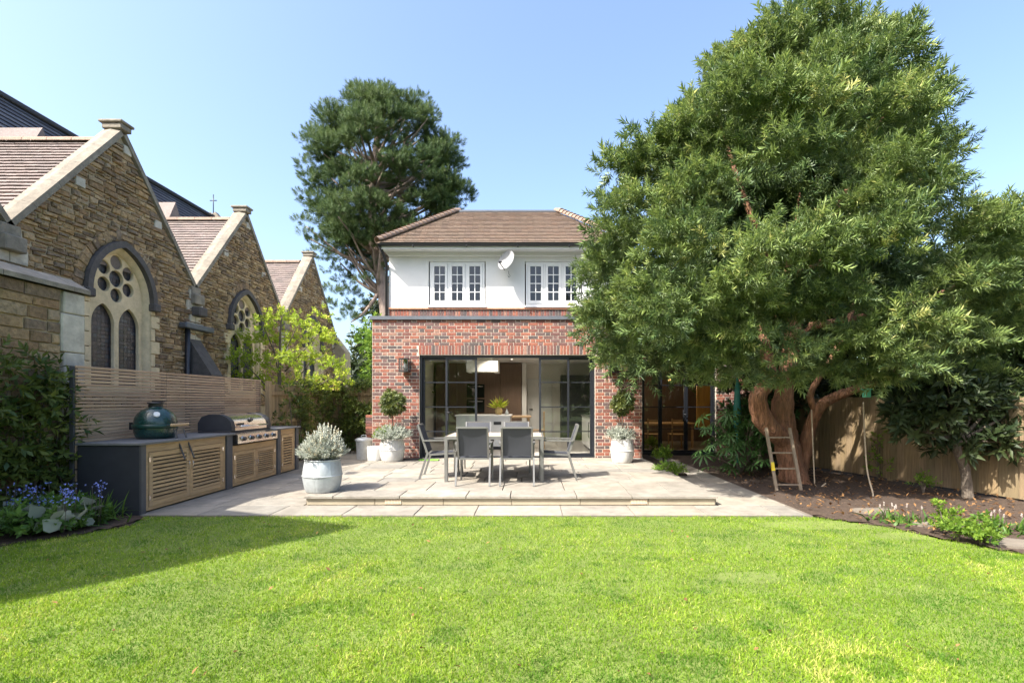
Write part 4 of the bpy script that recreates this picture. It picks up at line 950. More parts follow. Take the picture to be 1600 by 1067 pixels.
def chair0():
    c=thing('garden_chair','x','chair',(0,0,0)); r=.014
    for s in (-1,1):
        x=s*.255
        MB().bar((x,-.33,0),(x,-.20,.42),.026,.034).build('leg',M['alu'],c); MB().bar((x,.27,0),(x,.235,.63),.026,.034).build('leg',M['alu'],c)
        MB().bar((x,-.27,.635),(x,.29,.645),.045,.024).build('armrest',M['alu'],c)
        MB().bar((x*.90,-.195,.40),(x*.90,-.355,.885),.026,.034).build('back_upright',M['alu'],c)
        MB().bar((x*.93,.24,.425),(x*.93,-.2,.40),.024,.03).build('seat_rail',M['alu'],c)
    for p,q in (((-.24,.245,.425),(.24,.245,.425)),((-.24,-.20,.40),(.24,-.20,.40)),((-.23,-.357,.885),(.23,-.357,.885))): MB().bar(p,q,.026,.026).build('crossbar',M['alu'],c)
    n=6
    def sheet(a,b,w_,sag,t=.006):
        vs=[];a=Vector(a);b=Vector(b); nr=(b-a).cross(Vector((1,0,0))).normalized()
        for lay in (0,t):
            for i in range(n+1):
                for j in range(n+1):
                    p=a.lerp(b,i/n)+Vector((w_*(j/n-.5),0,0))-nr*(sag*(1-(2*j/n-1)**2)*math.sin(math.pi*i/n)*1.0)+nr*lay; vs.append(p)
        m=(n+1)**2; fs=[]
        for i in range(n):
            for j in range(n):
                k=i*(n+1)+j; fs+=[(k,k+1,k+n+2,k+n+1),(m+k,m+k+n+1,m+k+n+2,m+k+1)]
        return MB().add(vs,fs,True)
    sheet((0,-.19,.408),(0,.24,.432),.45,.012).build('seat',M['sling'],c)
    sheet((0,-.2,.44),(0,-.35,.87),.43,-.015).build('backrest',M['sling'],c)
    return c
c0=chair0()
spots=[((-.885,7.66),0,'garden chair in front of the table, left of the near pair, back to the lawn'),
       ((-.215,7.66),0,'garden chair in front of the table, right of the near pair, back to the lawn'),
       ((-.99,8.98),math.pi,'garden chair behind the table on the left, facing the lawn'),
       ((-.28,8.98),math.pi,'garden chair behind the table on the right, facing the lawn'),
       ((-1.52,8.25),-math.pi/2,'garden chair at the left end of the table, turned slightly away'),
       ((.42,8.2),math.pi/2,'garden chair at the right end of the table')]
for i,((x,y),a,lab) in enumerate(spots):
    c=c0 if i==0 else copy_tree(c0,(0,0,0)); c.location=(x,y,TZ+.001); c.rotation_euler=(0,0,a+(.06 if i in (2,4) else -.03 if i==5 else 0)); tag(c,lab,'chair','garden chairs round the table')
# ------------------------------------------------------------------ planters
def at_ground(px,py,zg):
    Y=FPX*(CAMZ-zg)/(py-VY); return (px-VX)*Y/FPX,Y
def tub(name,x,y,z,h,r,lab,mt,ribn=44,plain=False):
    t=thing(name,lab,'planter',(x,y,z),'zinc tub planters')
    prof=[(0,.0),(r*.80,.0),(r*.84,.02),(r*.93,h*.2),(r*.99,h*.42),(r*1.0,h*.49)]
    prof2=[(r*1.0,h*.52),(r*.99,h*.6),(r*.93,h*.84),(r*.87,h*.97)]
    b=MB().lathe(prof,(x,y,z),96,.012 if not plain else .003,ribn*2 if not plain else 10)
    b.lathe(prof2,(x,y,z),96,.012 if not plain else .003,ribn*2 if not plain else 10).build('body',mt,t)
    MB().lathe([(r*1.0,h*.485),(r*1.035,h*.495),(r*1.035,h*.52),(r*1.0,h*.53)],(x,y,z),64).build('hoop',mt,t)
    MB().lathe([(r*.87,h*.955),(r*.905,h*.965),(r*.91,h*1.0),(r*.875,h*1.0),(r*.86,h*.95),(r*.85,h*.9)],(x,y,z),64).build('rim',mt,t)
    MB().lathe([(r*.86,h*.93),(0.001,h*.95)],(x,y,z),32).build('compost',M['soil'],t); return t
px_,py_=at_ground(504,767,TZ); 
tub('zinc_planter',px_,py_,TZ,.46,.262,'ribbed galvanised dolly tub at the front left corner of the terrace',M['zinc'])
def shoots(name,x,y,z,r,h,n,proto,mt,parent,sc=(.8,1.2),lean=.9,tint=(.2,1)):
    d=ball_dirs(n,.0); d[:,2]=d[:,2]*.9+.35*(1-lean)+.2; d/=np.linalg.norm(d,axis=1)[:,None]; k=rng.uniform(.25,1,n)[:,None]
    P=np.array([[x,y,z]])+d*k*np.array([[r,r,h]]); return bake(name,proto,P,d+rng.normal(0,.2,(n,3))+np.array([[0,0,.3]]),rng.uniform(sc[0],sc[1],n),rng.uniform(tint[0],tint[1],n),mt,parent)
lv=thing('lavender_bush','silvery lavender bush growing in the ribbed dolly tub','plant',(px_,py_,TZ+.44))
shoots('foliage',px_,py_,TZ+.42,.29,.33,900,[spray(12,.05,.010,.09,.7,s) for s in range(3)],M['silver'],lv)
n=60; d=ball_dirs(n,.45); P=np.array([[px_,py_,TZ+.55]])+d*np.array([[.25,.25,.27]]); bake('flower_spikes',[spray(14,.022,.014,.12,.9,9)],P,d*.4+np.array([[0,0,1.]]),rng.uniform(.8,1.3,n),rng.uniform(.55,1,n),M['silver'],lv)
def bay(x,y,lab,plab,zc,rb,potw,poth,mt):
    tub('bay_planter',x,y,TZ,poth,potw,plab,mt,plain=True)
    b=thing('bay_tree',lab,'tree',(x,y,TZ+poth-.02),'clipped bay standards')
    MB().tube([(x,y,TZ+poth-.04),(x+.01,y,zc-.3),(x-.005,y,zc-.05)],[.014,.012,.01],8).build('trunk',M['bark'],b)
    n=420; d=ball_dirs(n); P=np.array([[x,y,zc]])+d*(rb*rng.uniform(.5,1.0,n)*(1+.13*np.sin(d[:,0]*5+x)+.1*np.sin(d[:,2]*7+d[:,1]*4))*np.where(rng.random(n)<.05,1.22,1))[:,None]
    bake('crown',[spray(9,.075,.03,.06,1.1,s) for s in range(3)],P,d+rng.normal(0,.3,(n,3)),rng.uniform(.7,1.1,n),rng.uniform(.1,.8,n),M['bay'],b)
    return b
bx,by=at_ground(613,720,TZ); b1=bay(bx,by,'clipped ball bay tree left of the doors','pale zinc planter left of the doors',CAMZ-3*by/FPX*1.0,.225,.262,.49,M['zincpale'])
u=thing('trailing_plant','silver and green trailing plants under the left bay tree','plant',(bx,by,TZ+.47)); shoots('foliage',bx+.03,by-.05,TZ+.44,.36,.26,500,[spray(12,.05,.014,.1,.8,s) for s in range(3)],M['silver'],u,tint=(0,.8)); shoots('green_foliage',bx-.13,by-.05,TZ+.45,.22,.22,250,[spray(12,.05,.01,.1,.7,s) for s in range(3)],M['bush'],u)
rx,ry=at_ground(972,722,TZ); bay(rx,ry,'clipped ball bay tree right of the doors','pale zinc planter right of the doors',CAMZ-3*ry/FPX,.2,.245,.5,M['zincpale'])
u=thing('sedum_plant','straggly grey green plant under the right bay tree','plant',(rx,ry,TZ+.48)); shoots('foliage',rx-.06,ry-.03,TZ+.46,.3,.22,260,[spray(10,.045,.016,.1,.8,s) for s in range(3)],M['silver'],u,tint=(0,.6))
sx,sy=at_ground(586,719,TZ); p=thing('white_pot','small plain white pot beside the left bay planter','pot',(sx,sy,TZ)); MB().lathe([(0,0),(.145,0),(.15,.02),(.165,.27),(.165,.30),(.15,.30),(.14,.24),(0,.24)],(sx,sy,TZ),36).build('body',M['whitepot'],p)
bn=thing('zinc_bin','galvanised dustbin with lid by the house corner','bin',(-4.06,11.8,.012))
MB().lathe([(0,0),(.155,0),(.16,.015),(.185,.46),(.19,.47)],(-4.06,11.8,.012),40,.006,40).build('body',M['zinc'],bn); MB().lathe([(.2,.455),(.205,.49),(.16,.52),(.05,.545),(0,.548)],(-4.06,11.8,.012),36).build('lid',M['zinc'],bn); MB().tube([(-4.12,11.8,.55),(-4.11,11.8,.6),(-4.01,11.8,.6),(-4.0,11.8,.55)],.01,8).build('handle',M['zinc'],bn)
bp=thing('brick_pier','low stack of old bricks behind the bin','bricks',(-4.05,12.5,0))
for k in range(15):
    for j in range(2): BB(-4.22+j*.22,-4.01+j*.22,12.4,12.5,k*.072,k*.072+.066,b=.004).build('brick',M['brick'],bp)
mt_=thing('door_mat','black boot tray on the terrace beside the left planter','tray',(-2.75,10.75,TZ)); BB(-2.85,-2.42,10.6,10.85,TZ+.001,TZ+.03,b=.006).build('tray',M['black'],mt_)
o=BB(-2.42,-2.0,10.45,10.62,TZ+.001,TZ+.025,b=.008).build('green_cushion',mat('green_fabric',(.17,.36,.05),.9,60,.3,.4)); tag(o,'bright green mat lying behind the left-hand chair','mat')
# ------------------------------------------------------------------ fences
def board_fence(name,lab,a,b,h,post_every=1.8,bw=.125,mt='fence'):
    a=Vector((*a,0)); b=Vector((*b,0)); d=(b-a); L=d.length; d.normalize(); nr=Vector((-d.y,d.x,0))
    f=thing(name,lab,'fence',a); n=int(L/bw); pm_=MB().bbox(-bw/2+.001,bw/2-.001,-.009,.009,.04,h,b=.003).mesh('board',M[mt])
    ang=math.atan2(d.y,d.x)
    for k in range(n):
        o=link('board',pm_,f,a+d*(k+.5)*bw+nr*random.uniform(-.004,.004)); o.rotation_euler=(0,0,ang); o.scale.z=random.uniform(.985,1.01)
    k=0.
    while k<=L+.01:
        p=a+d*k-nr*.06; m=MB().bar(p,p+Vector((0,0,h+.05)),.09,.09,up=d).build('post',M[mt],f); k+=post_every
    for z in (.25,h*.55,h-.2):
        MB().bar(a-nr*.035+Vector((0,0,z)),b-nr*.035+Vector((0,0,z)),.045,.08).build('rail',M[mt],f)
    return f
board_fence('board_fence','weathered board fence in shade along the right flower bed',(7.83,3.5),(5.33,12.6),1.5)
board_fence('board_fence','climber-covered board fence running back from the slatted screen',(-5.6,10.26),(-5.6,13.4),1.80)
board_fence('board_fence','board fence across the end of the side passage',(-5.6,13.5),(-3.6,13.5),1.82)
# ------------------------------------------------------------------ big evergreen on the right
TX,TY=5.0,8.6
big=thing('podocarpus_tree','huge willow-leaved evergreen tree with twisted red trunk on the right','tree',(4.75,8.7,0))
A=lambda px,py,Y=8.6:at(px,py,Y)
def limb(pts,rad,name='limb',par=big,mt='bark_red',n=18,sub=6):
    P=[Vector(p) for p in pts]; out=[];rr=[]
    for i in range(len(P)-1):
        p0,p1,p2,p3=P[max(i-1,0)],P[i],P[i+1],P[min(i+2,len(P)-1)]
        for k in range(sub):
            t=k/sub; out.append(.5*((2*p1)+(p2-p0)*t+(2*p0-5*p1+4*p2-p3)*t*t+(3*p1-p0-3*p2+p3)*t**3)); rr.append((rad[i]*(1-t)+rad[i+1]*t)*random.uniform(.94,1.06))
    out.append(P[-1]); rr.append(rad[-1]); return MB().tube(out,rr,n,flute=.045 if mt=='bark_red' and rad[0]>.1 else .02 if rad[0]>.05 else 0).build(name,M[mt],par)
limb([A(1245,765),A(1238,735),A(1228,690),A(1222,655),A(1226,610),A(1240,520,9.0),A(1260,380,9.5),A(1290,200,9.3),A(1300,80,8.9)],[.29,.22,.20,.20,.15,.14,.11,.07,.03],'trunk')
limb([A(1228,690),A(1206,672,8.4),A(1190,650,8.35),A(1185,620,8.3),A(1203,590,8.3),A(1195,540,8.6),A(1180,470,9.5),A(1150,400,10.0)],[.17,.155,.165,.14,.115,.10,.08,.03])
limb([A(1250,735,8.75),A(1258,700,8.75),A(1268,660,8.7),A(1285,632,8.6),A(1312,617,8.5),A(1360,600,8.3),A(1450,560,8.1),A(1540,500,8.2)],[.14,.115,.10,.09,.08,.06,.045,.02])
limb([A(1276,645,8.65),A(1266,618,8.6),A(1280,590,8.5),A(1310,540,8.4),A(1350,430,8.4)],[.06,.055,.05,.05,.03])
for (px,py,Y,r) in ((1180,420,8.9,.035),(1330,440,8.9,.035),(1440,280,8.6,.05),(1120,180,8.6,.05),(1400,140,8.7,.04),(1560,420,8.4,.05),(1250,300,8.9,.04)):
    s=A(1225+(px-1225)*.12,max(py+90,430),8.6); e=A(px,py,Y); limb([s,s.lerp(e,.5)+Vector((0,0,-.15)),e],[r*1.3,r,r*.4],n=8)
zk=[1.6,1.9,2.3,2.86,3.65,4.3,4.78,5.8,6.25,7.27,7.83,8.25]
rl=[1.9,3.0,3.7,4.25,4.05,3.9,3.75,3.05,2.35,1.95,1.4,.45]
rr_=[2.6,3.6,4.3,4.6,4.5,3.9,2.75,2.5,2.3,1.8,1.45,.6]
def crown_r(z,th):
    l=np.interp(z,zk,rl); r=np.interp(z,zk,rr_); c=math.cos(th); s=math.sin(th)
    side=r if c>0 else l; fb=.8*(l+r)/2 if s<0 else .55*(l+r)/2
    fb=min(fb,3.5 if s<0 else 2.6)
    return 1/math.sqrt((c/side)**2+(s/fb)**2)
puffs=[]
rp=random.Random(11)
SIL=[(905,575),(888,500),(905,430),(935,330),(985,240),(1065,200),(1098,110),(1160,75),(1185,28),(1240,12),(1290,3),(1345,15),(1405,35),(1425,100),(1445,160),(1492,220),(1505,300),(1490,345),(1540,325),(1600,320),(1700,420),(1700,575),(1560,600),(1450,612),(1380,605),(1200,585),(1040,600),(960,600)]
def in_sil(px,py):
    c=False
    for i in range(len(SIL)):
        x1,y1=SIL[i];x2,y2=SIL[i-1]
        if (y1>py)!=(y2>py) and px<(x2-x1)*(py-y1)/(y2-y1)+x1: c=not c
    return c
def fits(x,y,z,r):
    f=FPX/y
    return all(in_sil(VX+(x+r*.92*a)*f,VY-(z+r*.75*b-CAMZ)*f) for a,b in ((-1,0),(1,0),(0,1),(0,-.9),(.7,.7),(-.7,.7)))
# boughs: centre (x, y, z) and radius, each a head of smaller puffs with dark hollows left between
BOUGH=[(640,55,70),(700,80,60),(770,90,85),(565,100,75),(500,135,55),(440,180,75),(600,170,75),(700,190,85),(815,180,95),(850,110,55),(480,285,110),(600,290,95),(715,285,105),(850,300,95),(930,225,60),(950,300,70),(400,250,60),
(240,350,75),(320,320,65),(390,395,95),(225,440,85),(125,440,60),(130,545,70),(330,530,95),(295,645,105),(100,640,70),(95,720,80),(640,385,75),(540,400,70),(660,590,48),(820,560,85),(870,455,85),(965,400,75),(975,500,65),(760,420,60),
(540,670,95),(680,690,100),(800,650,85),(420,790,105),(560,810,110),(690,800,95),(260,850,105),(110,830,85),(130,925,60),(620,925,55),(480,890,75),(330,930,60),(200,780,70),(60,800,45),
(1080,640,85),(1150,590,75),(1180,690,90),(1050,760,85),(1150,800,90),(900,850,85),(1000,890,95),(1140,900,90),(860,950,70),(1070,985,70),(960,1000,60),(790,880,70),(430,985,55),(560,995,50),(700,975,60),(800,1000,60),(340,985,45),(920,960,60),(1230,620,70),(1240,780,90),(1250,900,90),(1030,560,50)]
for (bx0,by0,br0) in BOUGH:
    px=1260+(880+.6*bx0-1260)*(.94 if bx0<640 else .98); py=.6*by0; py+=14*max(0,1-py/400); rho=((px-1260)/400)**2+((py-360)/380)**2
    Y=8.7-2.7*math.sqrt(max(0,1-rho))+rp.uniform(-.35,.35); r=br0*.6*Y/FPX
    if px>1480: Y=min(Y,7.9)+rp.uniform(-.4,.2)
    c=at(px,py,Y); n_=int(7+r*9)
    for k in range(n_):
        z_=rp.uniform(-.35,1); t_=rp.uniform(0,6.283); q=math.sqrt(1-z_*z_)
        puffs.append((c.x+q*math.cos(t_)*r*.66,c.y+q*math.sin(t_)*r*.66,c.z+z_*r*.55,r*rp.uniform(.34,.5)))
tries=0; back=0                                     # the far side of the crown
while back<210 and tries<20000:
    tries+=1
    z=rp.uniform(1.7,7.9); th=rp.uniform(.05,math.pi-.05); pr=rp.uniform(.4,.7)
    R_=max(crown_r(z,th)-pr*.7,.05)*rp.uniform(.55,1.)
    p=(TX+R_*math.cos(th),TY+.5+R_*math.sin(th),z,pr)
    if fits(*p): puffs.append(p); back+=1
PS=[spray(24,.12,.0125,.24,.95,s,.45) for s in range(5)]
P,D_,S_,T_=puff_cloud(puffs,400,-.2,.8,.55,-.3,(.5,1.0),outward=(TX,TY,2.6))
o=bake('crown',PS,P,D_,S_,T_,M['podo'],big,tj=.16)
# inner foliage, tinted darker to put shade into the crown's hollows
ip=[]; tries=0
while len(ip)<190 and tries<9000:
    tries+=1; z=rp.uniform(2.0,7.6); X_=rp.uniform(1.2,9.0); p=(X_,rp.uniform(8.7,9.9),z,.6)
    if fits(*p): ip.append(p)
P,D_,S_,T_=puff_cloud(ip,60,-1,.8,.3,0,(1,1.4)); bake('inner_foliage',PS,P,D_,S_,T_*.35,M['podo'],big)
# ladder, ropes, box
ld=thing('wooden_ladder','short old wooden ladder leaning on the red trunk','ladder',(4.25,7.85,0))
lx0,lx1=(1211-VX)*7.8/FPX,(1249-VX)*7.8/FPX
for x in (lx0,lx1): MB().bar((x,7.75,0),(x+.0,8.1,.98),.045,.03).build('rail',M['oldwood'],ld)
MB().bar((lx0,7.8+.05,.30),(lx0+.003,7.8+.1,.43),.049,.034).build('yellow_tape',M['yellow'],ld)
for k in range(4): z=.09+.245*k; y=7.75+.35*z/.98; MB().bar((lx0,y,z),(lx1,y,z),.03,.022).build('rung',M['oldwood'],ld)
r=thing('rope','thin rope hanging from the limb near the ladder','rope',tuple(A(1273,760,8.2))); limb([A(1268,640,8.4),A(1270,690,8.3),A(1273,757,8.2)],[.011]*3,'strand',r,'rope',6); limb([A(1273,757,8.2),A(1280,762,8.15),A(1290,755,8.1),A(1278,765,8.1),A(1268,770,8.1)],[.012]*5,'knot',r,'rope',6)
r=thing('swing_rope','long rope dangling under the small green box','rope',tuple(A(1362,778,7.2))); limb([A(1349,628,7.6),A(1351,680,7.6),A(1355,735,7.5),A(1364,772,7.3),A(1360,786,7.2)],[.012]*5,'strand',r,'rope',6)
q=A(1354,618,7.6); r=thing('hanging_box','small mint green box hanging in the tree branches','box',tuple(q)); BB(q.x-.05,q.x+.05,q.y-.04,q.y+.04,q.z-.03,q.z+.09,b=.01).build('body',M['mint'],r); BB(q.x-.07,q.x+.07,q.y-.06,q.y+.06,q.z+.091,q.z+.105,b=.004).build('lid',M['mint'],r); MB().tube([(q.x,q.y,q.z+.105),(q.x+.01,q.y,q.z+.5)],.006,6).build('string',M['rope'],r)
# ------------------------------------------------------------------ tall pine behind the house
pine=thing('pine_tree','tall dark pine tree rising behind the house roof','tree',(-6.4,22,0))
PY=22.
Q=lambda px,py,Y=PY:at(px,py,Y)
limb([Q(607,640),Q(604,520),Q(598,450),Q(588,400),Q(582,340),Q(584,270),Q(590,200),Q(592,150)],[.30,.27,.25,.23,.2,.16,.1,.05],'trunk',pine,'bark_pine',14)
limb([Q(588,395),Q(612,360,22.5),Q(625,320,23),Q(627,260,23),Q(640,190,23)],[.22,.2,.18,.12,.05],'limb',pine,'bark_pine')
zp=[8.2,9.0,10,11,12,13.0,14.0,14.6,15.0]; rpn=[2.0,2.9,3.3,3.4,3.3,3.0,2.4,1.7,.6]
pp=[]
for k in range(290):
    z=rp.uniform(8.0,14.9); th=rp.uniform(0,6.283); R_=np.interp(z,zp,rpn)*rp.uniform(.62,1.0); pp.append((-6.6+R_*math.cos(th),PY+.4+R_*math.sin(th),z,rp.uniform(.38,.72)))
for (px,py,r) in ((500,400,.5),(530,405,.5),(555,400,.5),(520,425,.4),(560,425,.45),(590,420,.4),(540,440,.45),(478,350,.45),(478,310,.45),(640,400,.5),(680,370,.5),(545,460,.5),(520,455,.4),(560,480,.5),(535,485,.4),(570,440,.4),(548,500,.45),(515,480,.35),(500,380,.5),(485,370,.4),(560,130+20,.5),(655,160,.5),(700,230,.5),(725,300,.5),(480,260,.5),(490,210,.45),(600,145,.5)): pp.append((*Q(px,py,PY+rp.uniform(-1,1)),r))
PN=[spray(34,.17,.016,.2,1.0,s,.05) for s in range(3)]
P,D_,S_,T_=puff_cloud(pp,140,-.2,.55,.55,.55,(.7,1.2)); bake('crown',PN,P,D_,S_,T_,M['pine'],pine,tj=.15)
for k in range(0,len(pp),3):
    x,y,z,r=pp[k]; zb=max(z-rp.uniform(.6,2.2),6.3); s=Vector((np.interp(zb,[6,9,12,16],[-6.9,-7.1,-7.0,-6.9]),PY,zb)); e=Vector((x,y,z-.1)); limb([s,s.lerp(e,.5)+Vector((0,0,-.2)),e],[.085,.06,.02],'limb',pine,'bark_pine',7,3)
# ------------------------------------------------------------------ lime green acer over the fence
ac=thing('acer_tree','small lime green acer standing behind the climber-covered fence','tree',(-6.4,12.5,0))
R2=lambda px,py,Y=12.4:at(px,py,Y)
limb([(-6.4,12.5,0),R2(437,620),R2(437,560),R2(438,520),R2(440,495)],[.05,.045,.035,.025,.01],'trunk',ac,'bark')
apf=[]
for (px,py,r) in ((440,500,.3),(410,505,.3),(470,500,.3),(390,530,.35),(425,530,.35),(460,530,.38),(495,525,.35),(515,530,.25),(375,560,.33),(410,565,.4),(450,565,.4),(490,560,.4),(520,570,.3),(370,585,.25),(400,595,.35),(440,600,.35),(480,597,.35),(515,600,.3),(540,595,.2),(355,555,.18),(430,488,.2),(505,490,.18),(535,580,.18)):
    p=R2(px,py,12.4+rp.uniform(-.5,.5)); apf.append((*p,r))
    if rp.random()<.8: s=R2(437+(px-437)*.15,min(py+55,630)); limb([s,s.lerp(p,.5),p],[.02,.013,.005],'branch',ac,'bark',6,2)
P,D_,S_,T_=puff_cloud(apf,400,-.7,.8,.25,.2,(.8,1.3)); bake('crown',[spray(7,.065,.045,.10,1.3,s,.25) for s in range(4)],P,D_,S_,T_,M['acer'],ac,tj=.2)
# ------------------------------------------------------------------ climbers, shrubs, border plants
def climber(name,lab,pts,mt,proto,dens,par_stems=None,cat='climber'):
    a=np.array([p[:3] for p in pts]); c=thing(name,lab,cat,(a[:,0].mean(),a[:,1].mean(),0))
    P,D_,S_,T_=puff_cloud(pts,dens,-.8,.9,.1,-.1,(.7,1.2)); bake('foliage',proto,P,D_,S_,T_,M[mt],c,tj=.2)
    for p in pts[::3]: limb([(p[0],p[1],.02),(p[0]+rp.uniform(-.15,.15),p[1]+rp.uniform(-.1,.1),p[2]*.5),p[:3]],[.012,.009,.004],'stem',c,'bark',6,3)
    return c
LV=[spray(7,.08,.038,.10,1.2,s,.25) for s in range(4)]
pts=[(-5.52+rp.uniform(-.03,.09),rp.uniform(10.35,13.4),rp.uniform(.25,1.85),rp.uniform(.1,.24)) for k in range(46)]
climber('ivy_climber','evergreen climber hanging over the fence beyond the outdoor kitchen',pts,'ivy',LV,420)
pts=[(rp.uniform(-5.5,-3.75),13.42-rp.uniform(0,.1),rp.uniform(.2,1.95)**1.0,rp.uniform(.12,.27)) for k in range(60)]+[(x,13.45,1.86,.16) for x in np.arange(-5.4,-3.7,.2)]
climber('jasmine_climber','dense yellow-green climber covering the fence by the house corner',pts,'ivy',LV,420)
pts=[(-5.88+rp.uniform(-.04,.10),rp.uniform(4.9,6.1),z,rp.uniform(.10,.22)) for z in [.2+1.75*rp.random()**1.3 for k in range(90)]]+[(-5.76,6.12,rp.uniform(.5,1.6),.13) for k in range(8)]
climber('wall_climber','dark leafy climber on the tall stone wall at the left edge',pts,'ivy',[spray(7,.11,.045,.14,1.2,s,.3) for s in range(4)],240)
def shrub(name,lab,pf,mt,proto,dens,cat='shrub',group=None,zmin=-.5,trunk=None):
    a=np.array([p[:3] for p in pf]); c=thing(name,lab,cat,(a[:,0].mean(),a[:,1].mean(),0),group)
    P,D_,S_,T_=puff_cloud(pf,dens,zmin,.85,.4,.05,(.75,1.2)); bake('crown',proto,P,D_,S_,T_,M[mt],c,tj=.18)
    b=Vector(trunk) if trunk else Vector((a[:,0].mean(),a[:,1].mean(),0))
    for p in pf[::max(1,len(pf)//9)]: limb([b,b.lerp(Vector(p[:3]),.5)+Vector((0,0,.1)),p[:3]],[.045,.03,.01] if p[3]>.25 else [.007,.005,.003],'branch',c,'bark',7,3)
    return c
BL=[spray(9,.14,.06,.16,1.2,s,.25) for s in range(4)]; BIGL=[spray(10,.3,.16,.35,1.2,s,.25) for s in range(4)]
shrub('background_shrub','bright green shrub behind the side passage fence',[(rp.uniform(-5.6,-3.4),rp.uniform(16,17.5),rp.uniform(1.5,4.0),.5) for k in range(26)],'bush',BL,110)
shrub('background_tree','leafy tree in the gap between church and house',[(rp.uniform(-9.5,-5.5),rp.uniform(26,29),rp.uniform(2,6.8),.9) for k in range(40)],'dark',BIGL,45,'tree')
# magnolia by the right fence
mg=thing('magnolia_tree','small dark glossy-leaved tree in front of the right fence','tree',(6.35,7.05,0))
limb([(6.33,7.05,0),at(1508,735,7.05),at(1495,700,7.0),at(1500,660,7.0)],[.07,.06,.05,.03],'trunk',mg,'bark')
mp_=[]
for (px,py,r) in ((1400,650,.22),(1430,630,.3),(1430,670,.25),(1470,640,.35),(1470,690,.22),(1510,620,.35),(1520,670,.3),(1550,640,.35),(1560,690,.25),(1590,640,.35),(1600,680,.28),(1540,600,.3),(1590,590,.3),(1480,600,.25),(1500,705,.15)):
    p=at(px,py,7.0+rp.uniform(-.35,.35)); mp_.append((*p,r)); s=at(1498,690,7.0); limb([s,s.lerp(p,.5),p],[.03,.02,.008],'branch',mg,'bark',6,2)
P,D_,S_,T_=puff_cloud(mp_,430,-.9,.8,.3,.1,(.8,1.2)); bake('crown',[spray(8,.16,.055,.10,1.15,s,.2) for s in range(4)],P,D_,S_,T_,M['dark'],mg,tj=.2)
# fatsia: every big hand-shaped leaf is a piece
fa=thing('fatsia_shrub','fatsia with large hand-shaped leaves between terrace path and tree','shrub',(4.0,9.3,0))
lm=MB(); lob=9
ctr=[(0,0,0)]; vs=[(0,0,0)]
for k in range(lob):
    a=-2.3+4.6*k/(lob-1); L_=.2*(1-.25*abs(a)/2.3)
    for (t_,wd) in ((.45,-.16),(.75,-.17),(1,0),(.75,.17),(.45,.16)): vs.append((L_*t_*math.sin(a+wd*(.9 if t_<.6 else .6)),L_*t_*math.cos(a+wd*(.9 if t_<.6 else .6)),-.25*L_*t_*t_+.012*(1 if t_<1 else 0)))
fs=[]
for k in range(lob): b=1+5*k; fs+=[(0,b,b+4),(b,b+1,b+3,b+4),(b+1,b+2,b+3)]
lm.add(vs,fs,True); lmesh=lm.mesh('leaf',M['fatsia']); at_=lmesh.attributes.new('tint','FLOAT','POINT'); at_.data.foreach_set('value',[.5]*len(lmesh.vertices))
for k in range(64):
    px=rp.uniform(1095,1200); py=rp.uniform(640,735); Y=rp.uniform(8.6,9.8); p=at(px,py,Y); p.z=max(p.z,.15)
    o=link('leaf',lmesh,fa,p); out=Vector((p.x-4.1,p.y-9.4,0)); az=math.atan2(-out.x,out.y)+rp.uniform(-.7,.7); o.rotation_euler=(rp.uniform(-.9,-.2),rp.uniform(-.3,.3),az); s=rp.uniform(.8,1.45); o.scale=(s,s,s)
    if k%3==0: limb([(4.1+rp.uniform(-.1,.1),9.4,.02),((4.1+p.x)/2,(9.4+p.y)/2,p.z*.7),p],[.012,.01,.006],'stem',fa,'bark',6,3)
shrub('dark_shrub','dark evergreen shrub behind the fatsia by the wing wall',[(rp.uniform(4.9,6.0),rp.uniform(10.3,12),rp.uniform(.3,2.3),.42) for k in range(26)],'dark',BL,150)
shrub('laurel_shrub','dark low shrub behind the red trunk',[(rp.uniform(4.3,5.2),rp.uniform(9.7,10.6),rp.uniform(.2,1.3),.3) for k in range(16)],'fatsia',BL,180)
tp=thing('teal_parasol','closed teal garden parasol pole behind the fatsia','parasol',(4.32,10.2,0)); MB().tube([(4.32,10.2,0),(4.32,10.2,2.0)],.02,10).build('pole',M['teal'],tp); MB().lathe([(.02,.75),(.06,.85),(.075,1.2),(.05,1.7),(.015,1.95)],(4.32,10.2,0),14,.1,14).build('canopy',M['teal'],tp)
# small plants
def tuft(name,lab,x,y,n,h,mt,width=.02,cat='plant',group=None,spreadr=.12,tint=(.1,.9)):
    c=thing(name,lab,cat,(x,y,0),group); d=ball_dirs(n,.25); P=np.array([[x,y,.0]])+rng.normal(0,spreadr,(n,3))*np.array([[1,1,0]])
    sp=[]; 
    for s in range(3):
        V=[];F=[]; m=5; cv=.25+.25*s
        for i in range(m+1):
            t=i/m; wv=width*(1-t**2)*.5+.0004; V+=[(-wv,cv*h*t*t*1.2,h*(t-.35*cv*t*t*1.4)),(wv,cv*h*t*t*1.2,h*(t-.35*cv*t*t*1.4))]
        for i in range(m): F+=[(2*i,2*i+1,2*i+3),(2*i,2*i+3,2*i+2)]
        sp.append((np.array(V),np.array(F)))
    bake('leaves',sp,P,d+np.array([[0,0,.5]]),rng.uniform(.6,1.15,n),rng.uniform(tint[0],tint[1],n),M[mt],c); return c
gp=lambda px,py:at_ground(px,py,.0)
for (px,py,n,h,lab) in ((112,822,110,.42,'strappy green plant in the left bed nearest the dark panel'),(155,815,90,.36,'strappy green plant by the outdoor kitchen corner'),(92,800,80,.5,'tall strappy plant against the stone wall')):
    x,y=gp(px,py); tuft('daylily_clump',lab,x,y,n,h,'strap',.024,group='strappy plants in the left bed')
